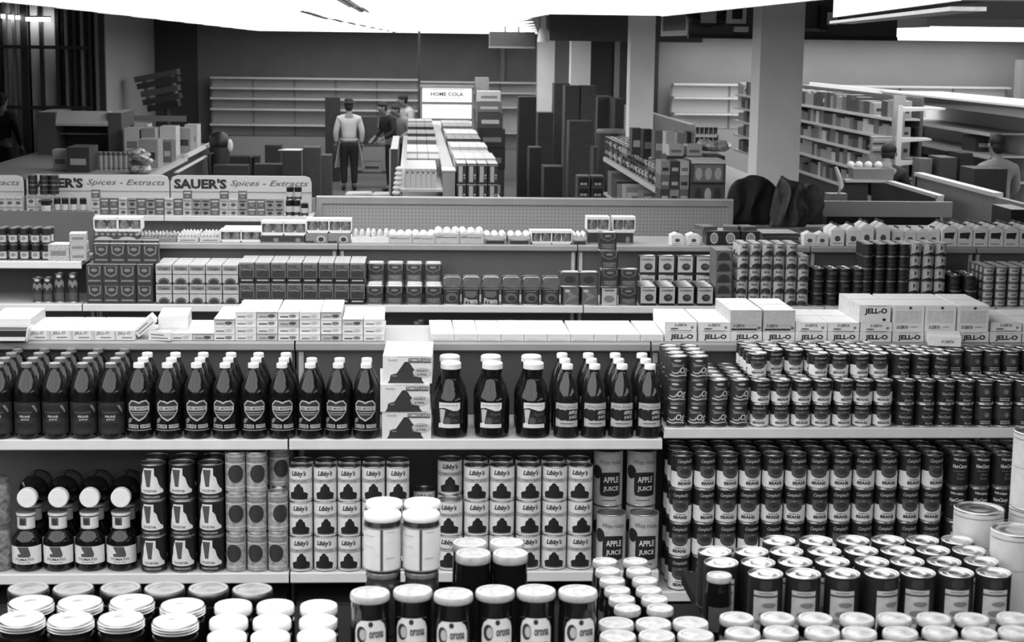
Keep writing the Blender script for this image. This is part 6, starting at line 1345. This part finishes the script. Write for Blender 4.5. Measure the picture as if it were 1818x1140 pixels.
def person(loc, rz, lab, H_=1.75, lean=0.0, headdrop=0.0, arms='down', top=SHIRT, bottom=BLKC, hat=False, apron=False, legs=True, scale=1.0):
    r = empty('person', loc, lab, 'person', None, rz); s = H_/1.75*scale
    r.scale = (s, s, s)
    def L(x, y, z):           # lean the trunk forward (towards -y) about the hips
        if z > .95:
            d = z-.95; a = lean; return (x, y-math.sin(a)*d, .95+math.cos(a)*d)
        return (x, y, z)
    N = []; E = []
    def add(p, rad, to=None):
        N.append(tuple(p)+(rad,)); i = len(N)-1
        if to is not None: E.append((to, i))
        return i
    pel = add(L(0, 0, .95), (.15, .11)); wst = add(L(0, 0, 1.1), (.135, .1), pel); che = add(L(0, 0, 1.3), (.165, .115), wst); sho = add(L(0, .01, 1.43), (.13, .09), che); nk = add(L(0, .0, 1.52), .055, sho)
    hd = add(Vector(L(0, -.015, 1.58))+Vector((0, -headdrop*.5, -headdrop*.3)), .07, nk); h2 = add(Vector(L(0, -.02, 1.66))+Vector((0, -headdrop, -headdrop*.5)), (.082, .1), hd); h3 = add(Vector(L(0, -.01, 1.73))+Vector((0, -headdrop, -headdrop*.6)), (.06, .075), h2)
    hands = []
    for sx in (-1, 1):
        if legs:
            hip = add((sx*.09, 0, .88), .095, pel); kn = add((sx*.1, -.02, .5), .062, hip); an = add((sx*.1, .02, .1), .042, kn); to = add((sx*.12, -.12, .04), .038, an)
        sh = add(L(sx*.185, .01, 1.42), .06, sho)
        if arms == 'down': el, wr = L(sx*.26, .0, 1.16), L(sx*.25, -.1, .94)
        elif arms == 'work': el, wr = L(sx*.27, -.05, 1.18), L(sx*.17, -.28, 1.05)
        else: el, wr = L(sx*.25, -.12, 1.2), L(sx*.12, -.38, 1.12)
        e_ = add(el, .046, sh); w_i = add(wr, .028, e_)
        d = (Vector(wr)-Vector(el)).normalized(); side = d.cross(Vector((0, 0, 1))).normalized() if abs(d.z) < .95 else Vector((0, 1, 0))
        pm_ = add(Vector(wr)+d*.06, (.036, .018), w_i)
        for f, (off, ln) in enumerate(((-.027, .06), (-.009, .075), (.009, .07), (.027, .052))):
            f1 = add(Vector(wr)+d*(.1)+side*off, .0085, pm_); f2 = add(Vector(wr)+d*(.1+ln*.6)+side*off*1.1+Vector((0, -.008, -.006)), .0078, f1); add(Vector(wr)+d*(.1+ln)+side*off*1.1+Vector((0, -.02, -.02)), .006, f2)
        t1 = add(Vector(wr)+d*.04-side*.042*sx, .01, pm_); add(Vector(wr)+d*.085-side*.058*sx, .008, t1)
    skin('body', N, E, SKIN, r)
    # shirt
    N2 = [L(0, 0, .97)+((.158, .118),), L(0, 0, 1.1)+((.15, .115),), L(0, 0, 1.3)+((.182, .132),), L(0, .01, 1.44)+((.17, .125),), L(0, .0, 1.53)+(.082,)]; E2_ = [(0, 1), (1, 2), (2, 3), (3, 4)]
    for sx in (-1, 1):
        k = len(N2)
        if arms == 'down': el, wr = L(sx*.26, .0, 1.16), L(sx*.25, -.1, .95)
        elif arms == 'work': el, wr = L(sx*.27, -.05, 1.18), L(sx*.18, -.26, 1.06)
        else: el, wr = L(sx*.25, -.12, 1.2), L(sx*.13, -.36, 1.12)
        N2 += [L(sx*.19, .01, 1.41)+(.078,), el+(.062,), wr+(.042,)]; E2_ += [(3, k), (k, k+1), (k+1, k+2)]
    skin('shirt', N2, E2_, top, r)
    if legs:
        N3 = [(0, 0, 1.0, (.155, .118)), (0, 0, .92, (.16, .125))]; E3_ = [(0, 1)]
        for sx in (-1, 1): k = len(N3); N3 += [(sx*.09, 0, .84, .108), (sx*.1, -.02, .5, .08), (sx*.1, .015, .12, .066)]; E3_ += [(1, k), (k, k+1), (k+1, k+2)]
        skin('trousers', N3, E3_, bottom, r, root=1)
        for sx in (-1, 1): MB().ball((sx*.11, -.05, .045), (.05, .135, .045), SHOE, 12, 8).obj('shoe', r)
    hx, hy, hz = N[h2][:3]
    MB().ball((hx, hy-.088, hz-.012), (.013, .02, .02), SKIN, 8, 6).obj('nose', r)
    hm = MB(); hm.ball((hx, hy+.03, hz+.05), (.09, .1, .078), HAIRM, 14, 9); hm.ball((hx, hy+.06, hz-.01), (.08, .06, .08), HAIRM, 12, 8); hm.obj('hair', r)
    em = MB()
    for sx in (-1, 1): em.ball((hx+sx*.03, hy-.095, hz+.012), (.012, .006, .007), INK, 8, 6)
    em.obj('eyes', r); MB().ball((hx, hy-.098, hz-.045), (.022, .006, .005), DGREY, 8, 6).obj('mouth', r)
    for sx in (-1, 1): MB().ball((hx+sx*.086, hy+.005, hz), (.01, .02, .03), SKIN, 8, 6).obj('ear', r)
    if hat: MB().lathe([(0, .1), (.06, .1), (.085, .08), (.095, .03), (.135, .02), (.14, .012), (.09, .01)], mat('dark_felt', .02, .8), 18, cx=hx, cy=hy+.01, cz=hz+.06).obj('hat', r)
    if apron:
        m = MB(); K = 12
        for a0, a1 in ((-1.9, -.0), (0, 1.9)):
            for k in range(K):
                t0, t1 = a0+(a1-a0)*k/K, a0+(a1-a0)*(k+1)/K
                def q(t, z, f): return ((.19+.1*f)*math.sin(t), -(.15+.06*f)*math.cos(t), z)
                m.quad(q(t0, .45, 1), q(t1, .45, 1), q(t1, 1.02, 0), q(t0, 1.02, 0), SHIRT); m.quad(q(t1, .45, .9), q(t0, .45, .9), q(t0, 1.01, -.05), q(t1, 1.01, -.05), SHIRT)
        m.lathe([(.168, .99), (.172, 1.0), (.172, 1.02), (.168, 1.03)], SHIRT, 20)
        m.obj('apron', r)
    return r
x, y = XY(620, 338, 0)
person((x, y, 0), math.radians(184), 'person seen from behind in white shirt, long white apron and dark hat', 1.74, lean=.12, arms='down', hat=True, apron=True)
person((X_at(697, 33.2, 1.2), 33.2, 0), math.radians(-60), 'person in a black jacket looking down, seen from the side', 1.78, lean=.25, headdrop=.05, arms='work', top=BLKC, bottom=BLKC)
person((X_at(729, 35, 1.2), 35.0, 0), math.radians(-70), 'person in a white shirt stooping beside the cooler, head highest', 1.86, lean=.15, headdrop=.06, arms='work', top=SHIRT)
person((X_at(722, 34, 1.2), 34.2, 0), math.radians(-50), 'person in a pale shirt bent low in front of another by the cooler', 1.72, lean=.35, headdrop=.06, arms='work', top=LSH_)
person((X_at(6, 30.0, 1.2), 30.0, 0), math.radians(160), 'person in dark clothes standing at the windows, cut by the photograph edge', 1.92, arms='down', top=BLKC)
person((X_at(1556, 20.1, 1.6), 19.75, 0), math.radians(150), 'person with dark hair bending over a shallow box at the bin', 1.80, lean=.2, headdrop=.05, arms='reach', top=mat('dark_pullover', .015, .8))
person((X_at(1775, 19.4, 1.6), 19.4, 0), math.radians(195), 'person in a light grey shirt behind the shelving post', 1.9, lean=.1, arms='work', top=LSH_)
for o in _protos:
    pass
